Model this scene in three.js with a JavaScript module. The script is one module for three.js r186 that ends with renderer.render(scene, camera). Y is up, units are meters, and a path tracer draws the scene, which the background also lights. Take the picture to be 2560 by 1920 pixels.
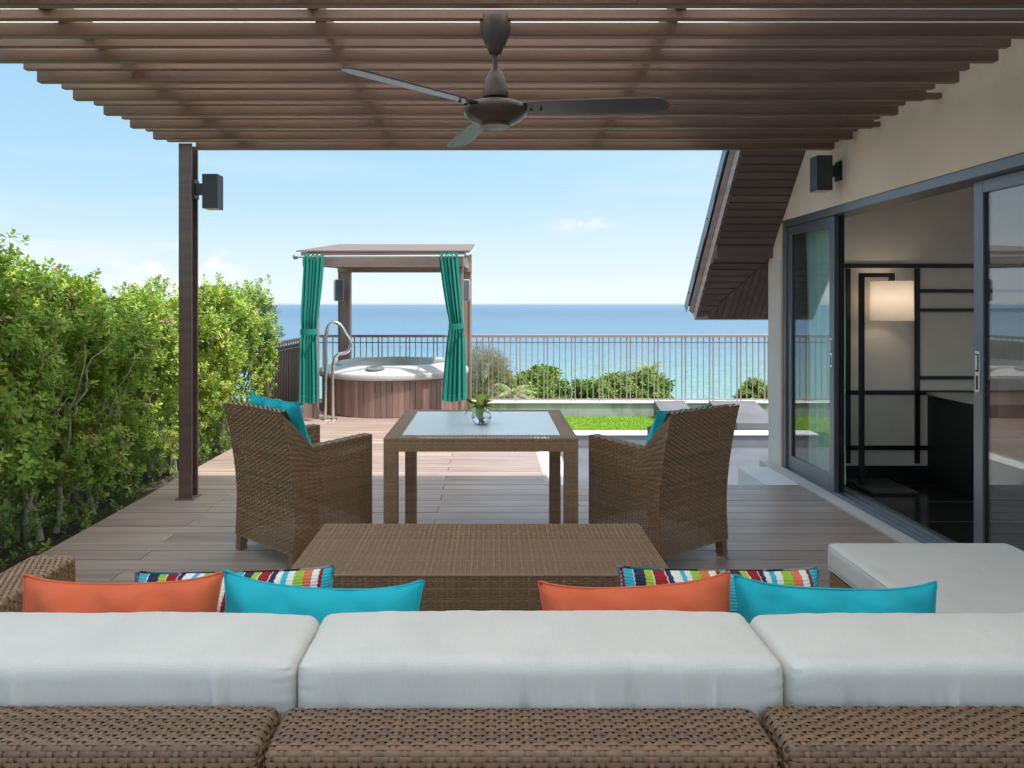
import * as THREE from 'three';
import { mergeGeometries, mergeVertices } from 'three/addons/utils/BufferGeometryUtils.js';
import { RoundedBoxGeometry } from 'three/addons/geometries/RoundedBoxGeometry.js';

// ------------------------------------------------------------------ camera, sky, sun, exposure
const scene = new THREE.Scene();
const CAM_H = 1.42;
const camera = new THREE.PerspectiveCamera(58.87, 1024 / 768, 0.05, 90000);
camera.position.set(0, CAM_H, 0);
camera.lookAt(0, CAM_H, -10);
camera.setViewOffset(1024, 768, 21.3, 79.4, 1024, 768);   // shift lens: level camera, horizon above the middle
const renderer = new THREE.WebGLRenderer({ antialias: true });
renderer.setSize(1024, 768);
renderer.toneMapping = THREE.LinearToneMapping;
renderer.toneMappingExposure = 1.86;
renderer.shadowMap.enabled = true;
renderer.shadowMap.type = THREE.PCFSoftShadowMap;

const SUN_DIR = new THREE.Vector3(0.36, 1, 0.12).normalize();
const sun = new THREE.DirectionalLight(new THREE.Color(1, 0.94, 0.86), 2.8);
sun.position.copy(SUN_DIR).multiplyScalar(60);
sun.target.position.set(0, 0, -6);
sun.castShadow = true; sun.shadow.radius = 3;
sun.shadow.mapSize.set(4096, 4096);
Object.assign(sun.shadow.camera, { left: -20, right: 20, top: 20, bottom: -20, near: 1, far: 160 });
scene.add(sun, sun.target);

// ------------------------------------------------------------------ helpers
const rng = (seed) => () => { seed |= 0; seed = seed + 0x6D2B79F5 | 0; let t = Math.imul(seed ^ seed >>> 15, 1 | seed); t = t + Math.imul(t ^ t >>> 7, 61 | t) ^ t; return ((t ^ t >>> 14) >>> 0) / 4294967296; };
const R0 = rng(7);
const lerp = (a, b, t) => a + (b - a) * t, clamp = (x, a, b) => Math.min(b, Math.max(a, x));
const sstep = (a, b, x) => { const t = clamp((x - a) / (b - a), 0, 1); return t * t * (3 - 2 * t); };
const hash = (x, y, s) => { let h = Math.imul(x, 374761393) + Math.imul(y, 668265263) + Math.imul(s, 974634777); h = Math.imul(h ^ h >>> 13, 1274126177); return ((h ^ h >>> 16) >>> 0) / 4294967296; };
function vnoise(x, y, s = 1, px = 0, py = 0) {
  const xi = Math.floor(x), yi = Math.floor(y); let fx = x - xi, fy = y - yi; fx = fx * fx * (3 - 2 * fx); fy = fy * fy * (3 - 2 * fy);
  const wx = (i) => px ? ((i % px) + px) % px : i, wy = (i) => py ? ((i % py) + py) % py : i;
  const a = hash(wx(xi), wy(yi), s), b = hash(wx(xi + 1), wy(yi), s), c = hash(wx(xi), wy(yi + 1), s), d = hash(wx(xi + 1), wy(yi + 1), s);
  return lerp(lerp(a, b, fx), lerp(c, d, fx), fy);
}
const fbm = (x, y, s = 1, o = 4) => { let v = 0, a = 0.5, f = 1, n = 0; for (let i = 0; i < o; i++) { v += a * vnoise(x * f, y * f, s + i * 17); n += a; a *= 0.5; f *= 2.03; } return v / n; };
const tfbm = (u, v, bx, by, s, o = 4) => { let r = 0, a = 0.5, n = 0; for (let i = 0; i < o; i++) { r += a * vnoise(u * bx, v * by, s + i * 31, bx, by); n += a; a *= 0.5; bx *= 2; by *= 2; } return r / n; };
function tex(w, h, fn, srgb = true, rep = [1, 1]) {
  const d = new Uint8Array(w * h * 4);
  for (let j = 0; j < h; j++) for (let i = 0; i < w; i++) { const c = fn(i / w, j / h, i, j), k = (j * w + i) * 4; const a = Array.isArray(c) ? c : [c, c, c]; d[k] = clamp(a[0], 0, 1) * 255; d[k + 1] = clamp(a[1], 0, 1) * 255; d[k + 2] = clamp(a[2], 0, 1) * 255; d[k + 3] = 255; }
  const t = new THREE.DataTexture(d, w, h); t.wrapS = t.wrapT = THREE.RepeatWrapping; t.magFilter = THREE.LinearFilter; t.minFilter = THREE.LinearMipmapLinearFilter; t.generateMipmaps = true;
  if (srgb) t.colorSpace = THREE.SRGBColorSpace; t.repeat.set(...rep); t.needsUpdate = true; return t;
}
const col = (r, g, b) => new THREE.Color().setRGB(r, g, b);
const mat = (r, g, b, rough = 0.7, o = {}) => new THREE.MeshStandardMaterial({ color: col(r, g, b), roughness: rough, metalness: 0, side: THREE.DoubleSide, ...o });
const V = (x, y, z) => new THREE.Vector3(x, y, z);
const at = (u, v, d) => V((u - 1060) / 1470 * d, CAM_H - (v - 658) / 1470 * d, -d);
const used = {};
const numbered = (n) => { if (!(n in used)) { used[n] = 0; return n; } used[n]++; return n + '_' + String(used[n]).padStart(3, '0'); };
function tag(o, label, category, group) { o.userData.label = label; o.userData.category = category; if (group) o.userData.group = group; return o; }
function thing(name, label, category, [x, y, z] = [0, 0, 0], turn = 0, group) { const o = new THREE.Group(); o.name = numbered(name); o.position.set(x, y, z); o.rotation.y = turn; scene.add(o); return tag(o, label, category, group); }
function part(name, geo, m, parent, pos, label) {
  const g = Array.isArray(geo) ? mergeGeometries(geo.map((q) => { const t = q.index ? q.toNonIndexed() : q; for (const k of Object.keys(t.attributes)) if (!['position', 'normal', 'uv', 'color'].includes(k)) t.deleteAttribute(k); return t; })) : geo;
  const me = new THREE.Mesh(g, m); me.name = parent ? name : numbered(name); me.castShadow = me.receiveShadow = true; if (pos) me.position.set(...pos); if (label) me.userData.label = label;
  (parent || scene).add(me); return me;
}
function struct(name, geo, m) { const o = part(name, geo, m, null); o.userData.kind = 'structure'; return o; }
// uv in metres from the dominant axis of each normal
function triUV(g, ox = 0, oy = 0, swap = false) {
  const p = g.attributes.position, n = g.attributes.normal, uv = new Float32Array(p.count * 2);
  for (let i = 0; i < p.count; i++) { const ax = Math.abs(n.getX(i)), ay = Math.abs(n.getY(i)), az = Math.abs(n.getZ(i)); let a, b; if (ay >= ax && ay >= az) { a = p.getX(i); b = p.getZ(i); } else if (ax >= az) { a = p.getZ(i); b = p.getY(i); } else { a = p.getX(i); b = p.getY(i); } uv[i * 2] = (swap ? b : a) + ox; uv[i * 2 + 1] = (swap ? a : b) + oy; }
  g.setAttribute('uv', new THREE.BufferAttribute(uv, 2)); return g;
}
const box = (x0, x1, y0, y1, z0, z1, swap = false) => { const g = new THREE.BoxGeometry(Math.abs(x1 - x0), Math.abs(y1 - y0), Math.abs(z1 - z0)); g.translate((x0 + x1) / 2, (y0 + y1) / 2, (z0 + z1) / 2); return triUV(g, R0() * 3, R0() * 3, swap); };
// box with small rounded edges
const rbox = (x0, x1, y0, y1, z0, z1, r = 0.004, seg = 2, swap = false) => { const g = new RoundedBoxGeometry(Math.abs(x1 - x0), Math.abs(y1 - y0), Math.abs(z1 - z0), seg, r); g.translate((x0 + x1) / 2, (y0 + y1) / 2, (z0 + z1) / 2); return triUV(g, R0() * 3, R0() * 3, swap); };
const tube = (pts, r, seg = 24, rad = 8, closed = false) => new THREE.TubeGeometry(new THREE.CatmullRomCurve3(pts, closed, 'centripetal'), seg, r, rad, closed);
const lathe = (pts, seg = 40) => new THREE.LatheGeometry(pts.map(([r, y]) => new THREE.Vector2(Math.max(r, 1e-4), y)), seg);
function cyl(a, b, r, seg = 10, r2 = r) { const d = V().subVectors(b, a), g = new THREE.CylinderGeometry(r2, r, d.length(), seg); g.applyQuaternion(new THREE.Quaternion().setFromUnitVectors(V(0, 1, 0), d.clone().normalize())); g.translate((a.x + b.x) / 2, (a.y + b.y) / 2, (a.z + b.z) / 2); return g; }
// polygon in the (d, h) plane pushed along x
function sideShape(pts, x0, x1, holes = []) {
  const s = new THREE.Shape(pts.map(([d, h]) => new THREE.Vector2(d, h))); for (const h of holes) s.holes.push(new THREE.Path(h.map(([d, y]) => new THREE.Vector2(d, y))));
  const g = new THREE.ExtrudeGeometry(s, { depth: x1 - x0, bevelEnabled: false }); g.applyMatrix4(new THREE.Matrix4().makeBasis(V(0, 0, -1), V(0, 1, 0), V(1, 0, 0))); g.translate(x0, 0, 0); g.computeVertexNormals(); return triUV(g);
}
function grid(P, nu, nv) {
  const pos = [], uv = [], idx = [];
  for (let j = 0; j <= nv; j++) for (let i = 0; i <= nu; i++) { const p = P(i / nu, j / nv); pos.push(p.x, p.y, p.z); uv.push(i / nu, j / nv); }
  for (let j = 0; j < nv; j++) for (let i = 0; i < nu; i++) { const a = j * (nu + 1) + i, b = a + 1, c = a + nu + 1, d = c + 1; idx.push(a, b, d, a, d, c); }
  const g = new THREE.BufferGeometry(); g.setAttribute('position', new THREE.Float32BufferAttribute(pos, 3)); g.setAttribute('uv', new THREE.Float32BufferAttribute(uv, 2)); g.setIndex(idx); g.computeVertexNormals(); return g;
}
// soft upholstered block: rounded, with a displacement of its own
function softBox(w, h, d, r, seg, disp) {
  const g0 = new THREE.BoxGeometry(w, h, d, ...seg); g0.deleteAttribute('uv'); g0.deleteAttribute('normal'); const g = mergeVertices(g0, 1e-5); const p = g.attributes.position, v = V(), c = V();
  for (let i = 0; i < p.count; i++) {
    v.fromBufferAttribute(p, i); c.set(clamp(v.x, -w / 2 + r, w / 2 - r), clamp(v.y, -h / 2 + r, h / 2 - r), clamp(v.z, -d / 2 + r, d / 2 - r));
    const n = V().subVectors(v, c); if (n.lengthSq() > 1e-12) { n.normalize(); v.copy(c).addScaledVector(n, r); }
    if (disp) disp(v, n); p.setXYZ(i, v.x, v.y, v.z);
  }
  g.computeVertexNormals(); const q = g.toNonIndexed(), pp = q.attributes.position, uv = new Float32Array(pp.count * 2), A = V(), B = V(), C = V();
  for (let i = 0; i < pp.count; i += 3) { A.fromBufferAttribute(pp, i); B.fromBufferAttribute(pp, i + 1); C.fromBufferAttribute(pp, i + 2); const n = B.clone().sub(A).cross(C.clone().sub(A)), ax = Math.abs(n.x), ay = Math.abs(n.y), az = Math.abs(n.z); [A, B, C].forEach((p, k) => { const [a, b] = ay >= ax && ay >= az ? [p.x, p.z] : ax >= az ? [p.z, p.y] : [p.x, p.y]; uv[(i + k) * 2] = a; uv[(i + k) * 2 + 1] = b; }); }
  q.setAttribute('uv', new THREE.BufferAttribute(uv, 2)); return q;
}

// ------------------------------------------------------------------ sky
{
  const W = 2048, H = 1024, d = new Float32Array(W * H * 4);
  const hz = [0.80, 0.90, 0.96], m1 = [0.44, 0.69, 0.88], m2 = [0.22, 0.48, 0.78], zen = [0.22, 0.43, 0.69];
  for (let j = 0; j < H; j++) {
    const el = ((j + 0.5) / H - 0.5) * Math.PI, e = el * 180 / Math.PI;
    for (let i = 0; i < W; i++) {
      const az = ((i + 0.5) / W - 0.5) * 2 * Math.PI, x = Math.cos(el) * Math.cos(az), y = Math.sin(el), z = Math.cos(el) * Math.sin(az);
      const cs = x * SUN_DIR.x + y * SUN_DIR.y + z * SUN_DIR.z, g = clamp((cs + 0.05) / 1.05, 0, 1);
      let ee = Math.max(e, 0); ee = ee * (1 - 0.42 * sstep(-0.25, 0.55, cs));           // paler towards the sun's side
      const c = [0, 1, 2].map((k) => ee < 10 ? lerp(hz[k], m1[k], sstep(0, 1, ee / 10) * 0.5 + ee / 20) : ee < 24 ? lerp(m1[k], m2[k], (ee - 10) / 14) : lerp(m2[k], zen[k], clamp((ee - 24) / 40, 0, 1)));
      const glow = [0.76, 0.73, 0.67], gl = 2.6 * Math.pow(g, 3.2) + 2.5 * Math.pow(g, 60); for (let k = 0; k < 3; k++) c[k] += glow[k] * gl;
      if (e > 0) {                                                                        // fair-weather clouds low over the sea
        const deg = Math.atan2(x, -z) * 180 / Math.PI;
        let cl = 0;
        const n = fbm(deg * 0.42 + 40, e * 0.9 + 3, 11, 5), n2 = fbm(deg * 0.9 + 7, e * 2.0, 23, 5);
        const base = fbm(deg * 0.11 + 3.3, 5.5, 61, 2);
        const heap = Math.exp(-Math.pow((deg + 24.6) / 4.2, 4)) + sstep(0.62, 0.8, base) * sstep(20, 60, Math.abs(deg));
        cl = Math.max(cl, clamp(heap, 0, 1) * sstep(0.0, 0.5, (4.6 - e) / 4.6 + (n2 - 0.5) * 1.3 - 0.16) * sstep(0, 1.5, e));
        cl = Math.max(cl, 0.75 * Math.exp(-Math.pow((deg - 8.3 - (e - 6.9) * 1.6) / 2.4, 2) - Math.pow((e - 6.9) / 0.75, 2)) * sstep(0.35, 0.75, n2));
        cl = Math.max(cl, 0.28 * sstep(0.45, 0.8, fbm(deg * 0.06, e * 0.55 + 9, 91, 4)) * sstep(0.3, 2, e) * sstep(16, 5, e));
        const cc = [0.97, 0.965, 0.97]; for (let k = 0; k < 3; k++) c[k] = lerp(c[k], cc[k] * (0.92 + 0.1 * n), cl);
      }
      if (e < 0) { c[0] = 0.30; c[1] = 0.42; c[2] = 0.50; }
      const q = (j * W + i) * 4; d[q] = c[0]; d[q + 1] = c[1]; d[q + 2] = c[2]; d[q + 3] = 1;
    }
  }
  for (let q = 0; q < d.length; q++) if ((q & 3) !== 3) d[q] *= 0.605;
  const t = new THREE.DataTexture(d, W, H, THREE.RGBAFormat, THREE.FloatType); t.mapping = THREE.EquirectangularReflectionMapping; t.magFilter = t.minFilter = THREE.LinearFilter; t.needsUpdate = true;
  scene.background = t; scene.environment = t;
}

// ------------------------------------------------------------------ materials
const grainT = tex(512, 512, (u, v) => { const a = tfbm(u, v, 2, 64, 3, 3), b = tfbm(u, v, 4, 8, 9, 4); const c = 0.80 + 0.2 * a + 0.14 * (b - 0.5); return [c, c * 0.995, c * 0.985]; }, true, [0.7, 0.7]);
const grainB = tex(512, 512, (u, v) => 0.6 * tfbm(u, v, 2, 128, 5, 3) + 0.4 * tfbm(u, v, 16, 64, 15, 3), false, [0.7, 1.4]);
const plasterT = tex(512, 512, (u, v) => { const c = 0.90 + 0.1 * tfbm(u, v, 5, 5, 21, 5); return [c, c, c]; }, true, [0.5, 0.5]);
const plasterB = tex(512, 512, (u, v) => tfbm(u, v, 60, 60, 31, 3), false, [1, 1]);
const pebbleT = tex(1024, 1024, (() => { return (u, v) => { const n = 64; let b = 9, id = 0; const gx = Math.floor(u * n), gy = Math.floor(v * n); for (let dy = -1; dy <= 1; dy++) for (let dx = -1; dx <= 1; dx++) { const cx = ((gx + dx) % n + n) % n, cy = ((gy + dy) % n + n) % n; const px = gx + dx + hash(cx, cy, 5), py = gy + dy + hash(cx, cy, 6), q = Math.hypot(u * n - px, v * n - py); if (q < b) { b = q; id = hash(cx, cy, 8); } } const c = (0.62 + 0.38 * id) * (b > 0.62 ? 0.72 : 1) * (0.93 + 0.1 * tfbm(u, v, 4, 4, 2, 3)); return [c, c, c * 1.01]; }; })(), true, [1.6, 1.6]);
const clothB = tex(256, 256, (u, v, i, j) => 0.5 + 0.25 * Math.sin(u * Math.PI * 128) * (0.6 + 0.8 * hash(i >> 1, j >> 2, 3)) + 0.25 * Math.sin(v * Math.PI * 128) * (0.6 + 0.8 * hash(i >> 2, j >> 1, 4)), false, [8, 8]);
const clothT = tex(256, 256, (u, v, i, j) => { const c = 0.95 + 0.02 * hash(i, j >> 3, 7) + 0.05 * (tfbm(u, v, 3, 3, 8, 4) - 0.4); return [c, c, c * 0.995]; }, true, [3, 3]);
const concT = tex(512, 512, (u, v) => { const c = 0.82 + 0.22 * (tfbm(u, v, 4, 4, 41, 6) - 0.4) + 0.04 * hash(u * 512 | 0, v * 512 | 0, 9); return [c, c, c]; }, true, [0.8, 0.8]);
const stainT = tex(512, 512, (u, v) => { const s = sstep(0.45, 0.75, tfbm(u, v, 8, 3, 51, 5)), c = 0.95 - 0.18 * s + 0.06 * (tfbm(u, v, 20, 20, 52, 3) - 0.5); return [c * (1 - 0.03 * s), c, c * (1 - 0.05 * s)]; }, true, [0.5, 0.7]);

const M = {
  deck: [0, 1, 2, 3, 4].map((i) => { const k = 0.9 + 0.05 * i; return mat(0.46 * k, 0.338 * k * (1 + 0.006 * i), 0.295 * k, 0.40, { map: grainT, bumpMap: grainB, bumpScale: 0.0012 }); }),
  deckUnder: mat(0.24, 0.19, 0.165, 0.9),
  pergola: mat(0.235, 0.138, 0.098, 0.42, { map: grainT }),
  gazebo: mat(0.48, 0.335, 0.29, 0.5, { map: grainT }),
  gazeboRoof: mat(0.20, 0.145, 0.125, 0.7, { map: plasterT }),
  sheet: new THREE.MeshPhysicalMaterial({ color: col(0.95, 0.94, 0.92), roughness: 0.95, transmission: 0.92, thickness: 0, side: THREE.DoubleSide }),
  wall: mat(0.84, 0.665, 0.51, 0.9, { map: plasterT, bumpMap: plasterB, bumpScale: 0.0015 }),
  column: mat(0.74, 0.66, 0.575, 0.9, { map: plasterT, bumpMap: plasterB, bumpScale: 0.0015 }),
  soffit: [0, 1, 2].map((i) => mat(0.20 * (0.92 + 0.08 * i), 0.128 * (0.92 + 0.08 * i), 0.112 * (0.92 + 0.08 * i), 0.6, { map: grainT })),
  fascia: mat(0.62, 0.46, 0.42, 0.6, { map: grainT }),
  flashing: mat(0.30, 0.33, 0.35, 0.5, { metalness: 0.2 }),
  roofTile: mat(0.16, 0.14, 0.13, 0.8, { map: plasterT }),
  alu: mat(0.19, 0.20, 0.22, 0.34, { metalness: 0.6 }),
  aluDark: mat(0.018, 0.018, 0.02, 0.4),
  aluLight: mat(0.42, 0.44, 0.48, 0.35, { metalness: 0.7 }),
  steel: mat(0.72, 0.70, 0.67, 0.22, { metalness: 1 }),
  glass: new THREE.MeshPhysicalMaterial({ color: col(0.92, 0.94, 0.94), roughness: 0, transmission: 1, thickness: 0, ior: 1.9, side: THREE.DoubleSide }),
  sill: mat(0.66, 0.60, 0.54, 0.7, { map: plasterT }),
  roomFloor: mat(0.022, 0.02, 0.019, 0.16, { map: concT }),
  roomWall: mat(0.82, 0.745, 0.65, 0.9, { map: clothT }),
  black: mat(0.012, 0.011, 0.011, 0.45),
  marble: mat(0.42, 0.40, 0.35, 0.3, { map: stainT }),
  curtainRoom: new THREE.MeshPhysicalMaterial({ color: col(0.60, 0.90, 0.81), roughness: 0.95, transmission: 0.35, thickness: 0, side: THREE.DoubleSide }),
  curtain: new THREE.MeshPhysicalMaterial({ color: col(0.003, 0.26, 0.205), roughness: 0.9, transmission: 0.22, thickness: 0, sheen: 0.3, sheenColor: col(0.1, 0.6, 0.5), sheenRoughness: 0.5, bumpMap: clothB, bumpScale: 0.0006, side: THREE.DoubleSide }),
  lampBox: mat(0.035, 0.04, 0.044, 0.5),
  lampPane: mat(0.75, 0.62, 0.48, 0.5),
  fan: mat(0.085, 0.068, 0.06, 0.32, { metalness: 0.35 }),
  fanBlade: mat(0.10, 0.085, 0.08, 0.28, { metalness: 0.3 }),
  white: mat(0.75, 0.71, 0.655, 0.92, { map: clothT, bumpMap: clothB, bumpScale: 0.0006 }),
  orange: mat(0.86, 0.165, 0.065, 0.85, { map: clothT, bumpMap: clothB, bumpScale: 0.0005 }),
  turq: mat(0.012, 0.52, 0.62, 0.85, { map: clothT, bumpMap: clothB, bumpScale: 0.0005 }),
  wicker: mat(1, 1, 1, 0.55, { vertexColors: true }),
  wickerCore: mat(0.22, 0.145, 0.095, 0.8),
  tubShell: mat(0.60, 0.59, 0.565, 0.2, { map: stainT }),
  stave: [0, 1, 2, 3].map((i) => { const k = 0.82 + 0.11 * i; return mat(0.36 * k, 0.225 * k, 0.195 * k, 0.5, { map: grainT }); }),
  rail: mat(0.37, 0.275, 0.24, 0.5),
  parapet: mat(0.52, 0.54, 0.50, 0.85, { map: stainT }),
  coping: mat(0.80, 0.78, 0.74, 0.8, { map: plasterT }),
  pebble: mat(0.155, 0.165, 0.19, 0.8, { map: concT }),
  pebbleSunTint: mat(0.88, 0.86, 0.83, 0.9, { map: plasterT, bumpMap: pebbleT, bumpScale: 0.002 }),  // sunlit copy of the shaded pebble floor, sunlight put into the colour
  concrete: mat(0.19, 0.19, 0.205, 0.85, { map: concT }),
  bark: mat(0.26, 0.21, 0.165, 0.95, { map: plasterT }),
  barkPale: mat(0.55, 0.48, 0.40, 0.95, { map: plasterT }),
};

// ------------------------------------------------------------------ wicker weave: real strands over and under real stakes
const WB = [0.30, 0.178, 0.095];
function weave(P, nu, nv, o = {}) {
  const { amp = 0.0022, sign = 1, k = 4, across = 3, rw = 0.46, sw = 0.24, seed = 1, base = WB, stakes = true } = o, r = rng(seed * 7919 + 3);
  const e = 1e-3, fr = (u, v) => { const a = P(clamp(u - e, 0, 1), v), b = P(clamp(u + e, 0, 1), v), c = P(u, clamp(v - e, 0, 1)), d = P(u, clamp(v + e, 0, 1)); return b.sub(a).cross(d.sub(c)).normalize().multiplyScalar(sign); };
  const out = { rows: [], stakes: [] };
  const ribbon = (n, f, tint) => {
    const pos = [], cl = [], idx = [], m = across;
    for (let s = 0; s <= n; s++) { const pts = f(s / n); const j = 0.93 + 0.14 * r(); for (let a = 0; a < m; a++) { pos.push(pts[a].x, pts[a].y, pts[a].z); cl.push(tint[0] * j, tint[1] * j, tint[2] * j); } if (s) for (let a = 0; a < m - 1; a++) { const q = (s - 1) * m + a, w = s * m + a; idx.push(q, q + 1, w + 1, q, w + 1, w); } }
    const g = new THREE.BufferGeometry(); g.setAttribute('position', new THREE.Float32BufferAttribute(pos, 3)); g.setAttribute('color', new THREE.Float32BufferAttribute(cl, 3)); g.setIndex(idx); g.computeVertexNormals(); return g;
  };
  const tint = (q) => { const t = 0.80 + 0.40 * r(), w = (r() - 0.5) * 0.16; return [base[0] * t * q * (1 + w), base[1] * t * q, base[2] * t * q * (1 - w)]; };
  const offs = m => Array.from({ length: m }, (_, a) => m === 1 ? 0 : a / (m - 1) * 2 - 1), AC = offs(across);
  for (let i = 0; i < nv; i++) {
    const v = (i + 0.5) / nv, hw = rw / nv, ph = r() * 0.15;
    out.rows.push(ribbon(nu * k, (t) => {
      const u = t, s = u * nu - 0.5, c = Math.cos(Math.PI * (s + i)), of = amp * Math.tanh(2.4 * c), n = fr(u, v);
      return AC.map((a) => P(u, clamp(v + a * hw, 0, 1)).addScaledVector(n, of + amp * (0.35 - 0.75 * a * a) * (across > 2 ? 1 : 0)));
    }, tint(1)));
  }
  if (stakes) for (let j = 0; j < nu; j++) {
    const u = (j + 0.5) / nu, hw = sw / nu;
    out.stakes.push(ribbon(nv * 2, (t) => { const v = t, s = v * nv - 0.5, c = Math.cos(Math.PI * (s + j)), n = fr(u, v), of = -amp * c * 0.95; return AC.map((a) => P(clamp(u + a * hw, 0, 1), v).addScaledVector(n, of + amp * (0.2 - 0.4 * a * a) * (across > 2 ? 1 : 0))); }, tint(1.04)));
  }
  return out;
}
const weaveAll = (P, nu, nv, o) => { const w = weave(P, nu, nv, o); return mergeGeometries([...w.rows, ...w.stakes]); };
// flat panel from corner o along vectors a (stakes counted along it) and b
const flat = (o, a, b) => (u, v) => V(o.x + a.x * u + b.x * v, o.y + a.y * u + b.y * v, o.z + a.z * u + b.z * v);
function weavePart(name, geos, parent) { const m = part(name, mergeGeometries(geos), M.wicker, parent); m.userData.kind = 'stuff'; return m; }

// ------------------------------------------------------------------ ground, sea, terrace, deck, lawn
{
  // hillside falling from the terrace to the shore
  const terr = (x, d) => { const near = -0.12 - 0.05 * fbm(x * 0.9, d * 0.9, 5); const out = Math.max(sstep(11.3, 20, d), sstep(-4.4, -9, x)), far = lerp(-9, -17.4, sstep(15, 105, d)) + 0.8 * (fbm(x * 0.09, d * 0.09, 6) - 0.5); return lerp(x < -2.5 ? near : -0.75, far - sstep(100, 135, d) * 3, out); };
  const xs = [], ds = []; for (let i = 0; i <= 90; i++) { const t = i / 45 - 1; xs.push(Math.sign(t) * (Math.abs(t) * 12 + Math.pow(Math.abs(t), 4) * 400)); } for (let i = 0; i <= 90; i++) { const t = i / 90; ds.push(-6 + t * 26 + Math.pow(t, 4) * 140); }
  const pos = [], c = [], uv = [], idx = [];
  ds.forEach((d) => xs.forEach((x) => { pos.push(x, terr(x, d), -d); uv.push(x, d); const n = fbm(x * 0.5, d * 0.5, 77), nr = d < 11.3 && x > -6; const q = nr ? [0.09 + 0.06 * n, 0.065 + 0.045 * n, 0.045 + 0.03 * n] : [0.05 + 0.05 * n, 0.085 + 0.05 * n, 0.025 + 0.02 * n]; c.push(...q); }));
  const w = xs.length; for (let j = 0; j < ds.length - 1; j++) for (let i = 0; i < w - 1; i++) { const a = j * w + i; idx.push(a, a + 1, a + w + 1, a, a + w + 1, a + w); }
  const g = new THREE.BufferGeometry(); g.setAttribute('position', new THREE.Float32BufferAttribute(pos, 3)); g.setAttribute('color', new THREE.Float32BufferAttribute(c, 3)); g.setAttribute('uv', new THREE.Float32BufferAttribute(uv, 2)); g.setIndex(idx); g.computeVertexNormals();
  struct('hillside', g, mat(1, 1, 1, 1, { vertexColors: true, map: concT }));
}
{
  // the sea, out to the horizon: sandy shallows by the shore, blue beyond
  const pos = [], c = [], uv = [], idx = [], nx = 150, nd = 640;
  for (let j = 0; j <= nd; j++) { const t = j / nd, d = 70 * Math.pow(60000 / 70, t); for (let i = 0; i <= nx; i++) { const s = (i / nx - 0.5) * 2, x = s * d * 1.6; pos.push(x, -18 + (d < 4000 ? 1 - sstep(1500, 4000, d) : 0) * (0.9 * (fbm(x * 0.022, d * 0.085, 43, 3) - 0.5) * Math.min(1.6, d / 350)), -d); { const wx = x + 9 * (fbm(x * 0.02, d * 0.02, 33, 3) - 0.5), a = 0.30; uv.push((wx * Math.cos(a) + d * Math.sin(a)) / 31, (d * Math.cos(a) - wx * Math.sin(a)) / 31); }
    const sh = d + 22 * (fbm(x * 0.012 + 9, d * 0.01, 4) - 0.5) * 2;
    const k = sstep(120, 330, sh), k2 = sstep(300, 1500, sh);
    const a = [0.185, 0.345, 0.335], b = [0.115, 0.225, 0.325], e = [0.085, 0.165, 0.262]; for (let q = 0; q < 3; q++) c.push(lerp(lerp(a[q], b[q], k), e[q], k2)); } }
  for (let j = 0; j < nd; j++) for (let i = 0; i < nx; i++) { const a = j * (nx + 1) + i; idx.push(a, a + 1, a + nx + 2, a, a + nx + 2, a + nx + 1); }
  const g = new THREE.BufferGeometry(); g.setAttribute('position', new THREE.Float32BufferAttribute(pos, 3)); g.setAttribute('color', new THREE.Float32BufferAttribute(c, 3)); g.setAttribute('uv', new THREE.Float32BufferAttribute(uv, 2)); g.setIndex(idx); g.computeVertexNormals();
  const wv = tex(512, 512, (u, v) => 0.55 * tfbm(u, v, 9, 26, 71, 5) + 0.45 * Math.abs(2 * tfbm(u, v, 18, 52, 73, 4) - 1), false);
  struct('sea', g, new THREE.MeshPhysicalMaterial({ vertexColors: true, roughness: 0.28, specularIntensity: 0.4, bumpMap: wv, bumpScale: 2.2 }));
}
const DECK = { x0: -2.56, xe: 0.43, x1: 2.43, dn: 0.2, de: 5.35, df: 9.05 };
{
  const dk = new THREE.Group(); dk.name = 'deck'; dk.userData.kind = 'structure'; scene.add(dk);
  const pitch = 0.1435, r = rng(99);
  part('subframe', [box(DECK.x0 + 0.02, DECK.x1, -0.5, -0.03, -DECK.de + 0.02, -DECK.dn), box(DECK.x0 + 0.02, DECK.xe - 0.02, -0.5, -0.03, -DECK.df, -DECK.de + 0.02)], M.deckUnder, dk);
  let row = 0;
  for (let d = DECK.dn; d < DECK.df - 0.01; d += pitch, row++) {
    const d1 = d + pitch - 0.005, right = d1 < DECK.de + 0.02 ? DECK.x1 : DECK.xe, j = (row & 1) ? [-1.955, -0.365, 1.32] : (row % 4 === 0 ? [0.62 + 0.02 * r()] : []);
    const cuts = [DECK.x0, ...j.filter((x) => x < right - 0.2), right];
    for (let q = 0; q < cuts.length - 1; q++) { const dy = (r() - 0.5) * 0.0016; part('plank', box(cuts[q] + (q ? 0.0022 : 0), cuts[q + 1] - (q < cuts.length - 2 ? 0.0022 : 0), -0.025, dy, -d1, -d), M.deck[Math.floor(r() * 5)], dk); }
  }
  part('edge_trim', [box(DECK.xe, DECK.xe + 0.035, -0.4, 0.004, -DECK.df, -DECK.de), box(DECK.xe + 0.035, DECK.x1, -0.4, -0.003, -DECK.de - 0.02, -DECK.de)], mat(0.5, 0.42, 0.38, 0.7, { map: plasterT }), dk);
}
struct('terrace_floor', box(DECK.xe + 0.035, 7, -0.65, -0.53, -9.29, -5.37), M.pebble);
struct('pebble_sun_strip', box(DECK.xe + 0.035, 0.66, -0.53, -0.004, -9.0, -5.372), M.pebbleSunTint);  // pale strip painted to look like sunlit floor along the deck edge
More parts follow.
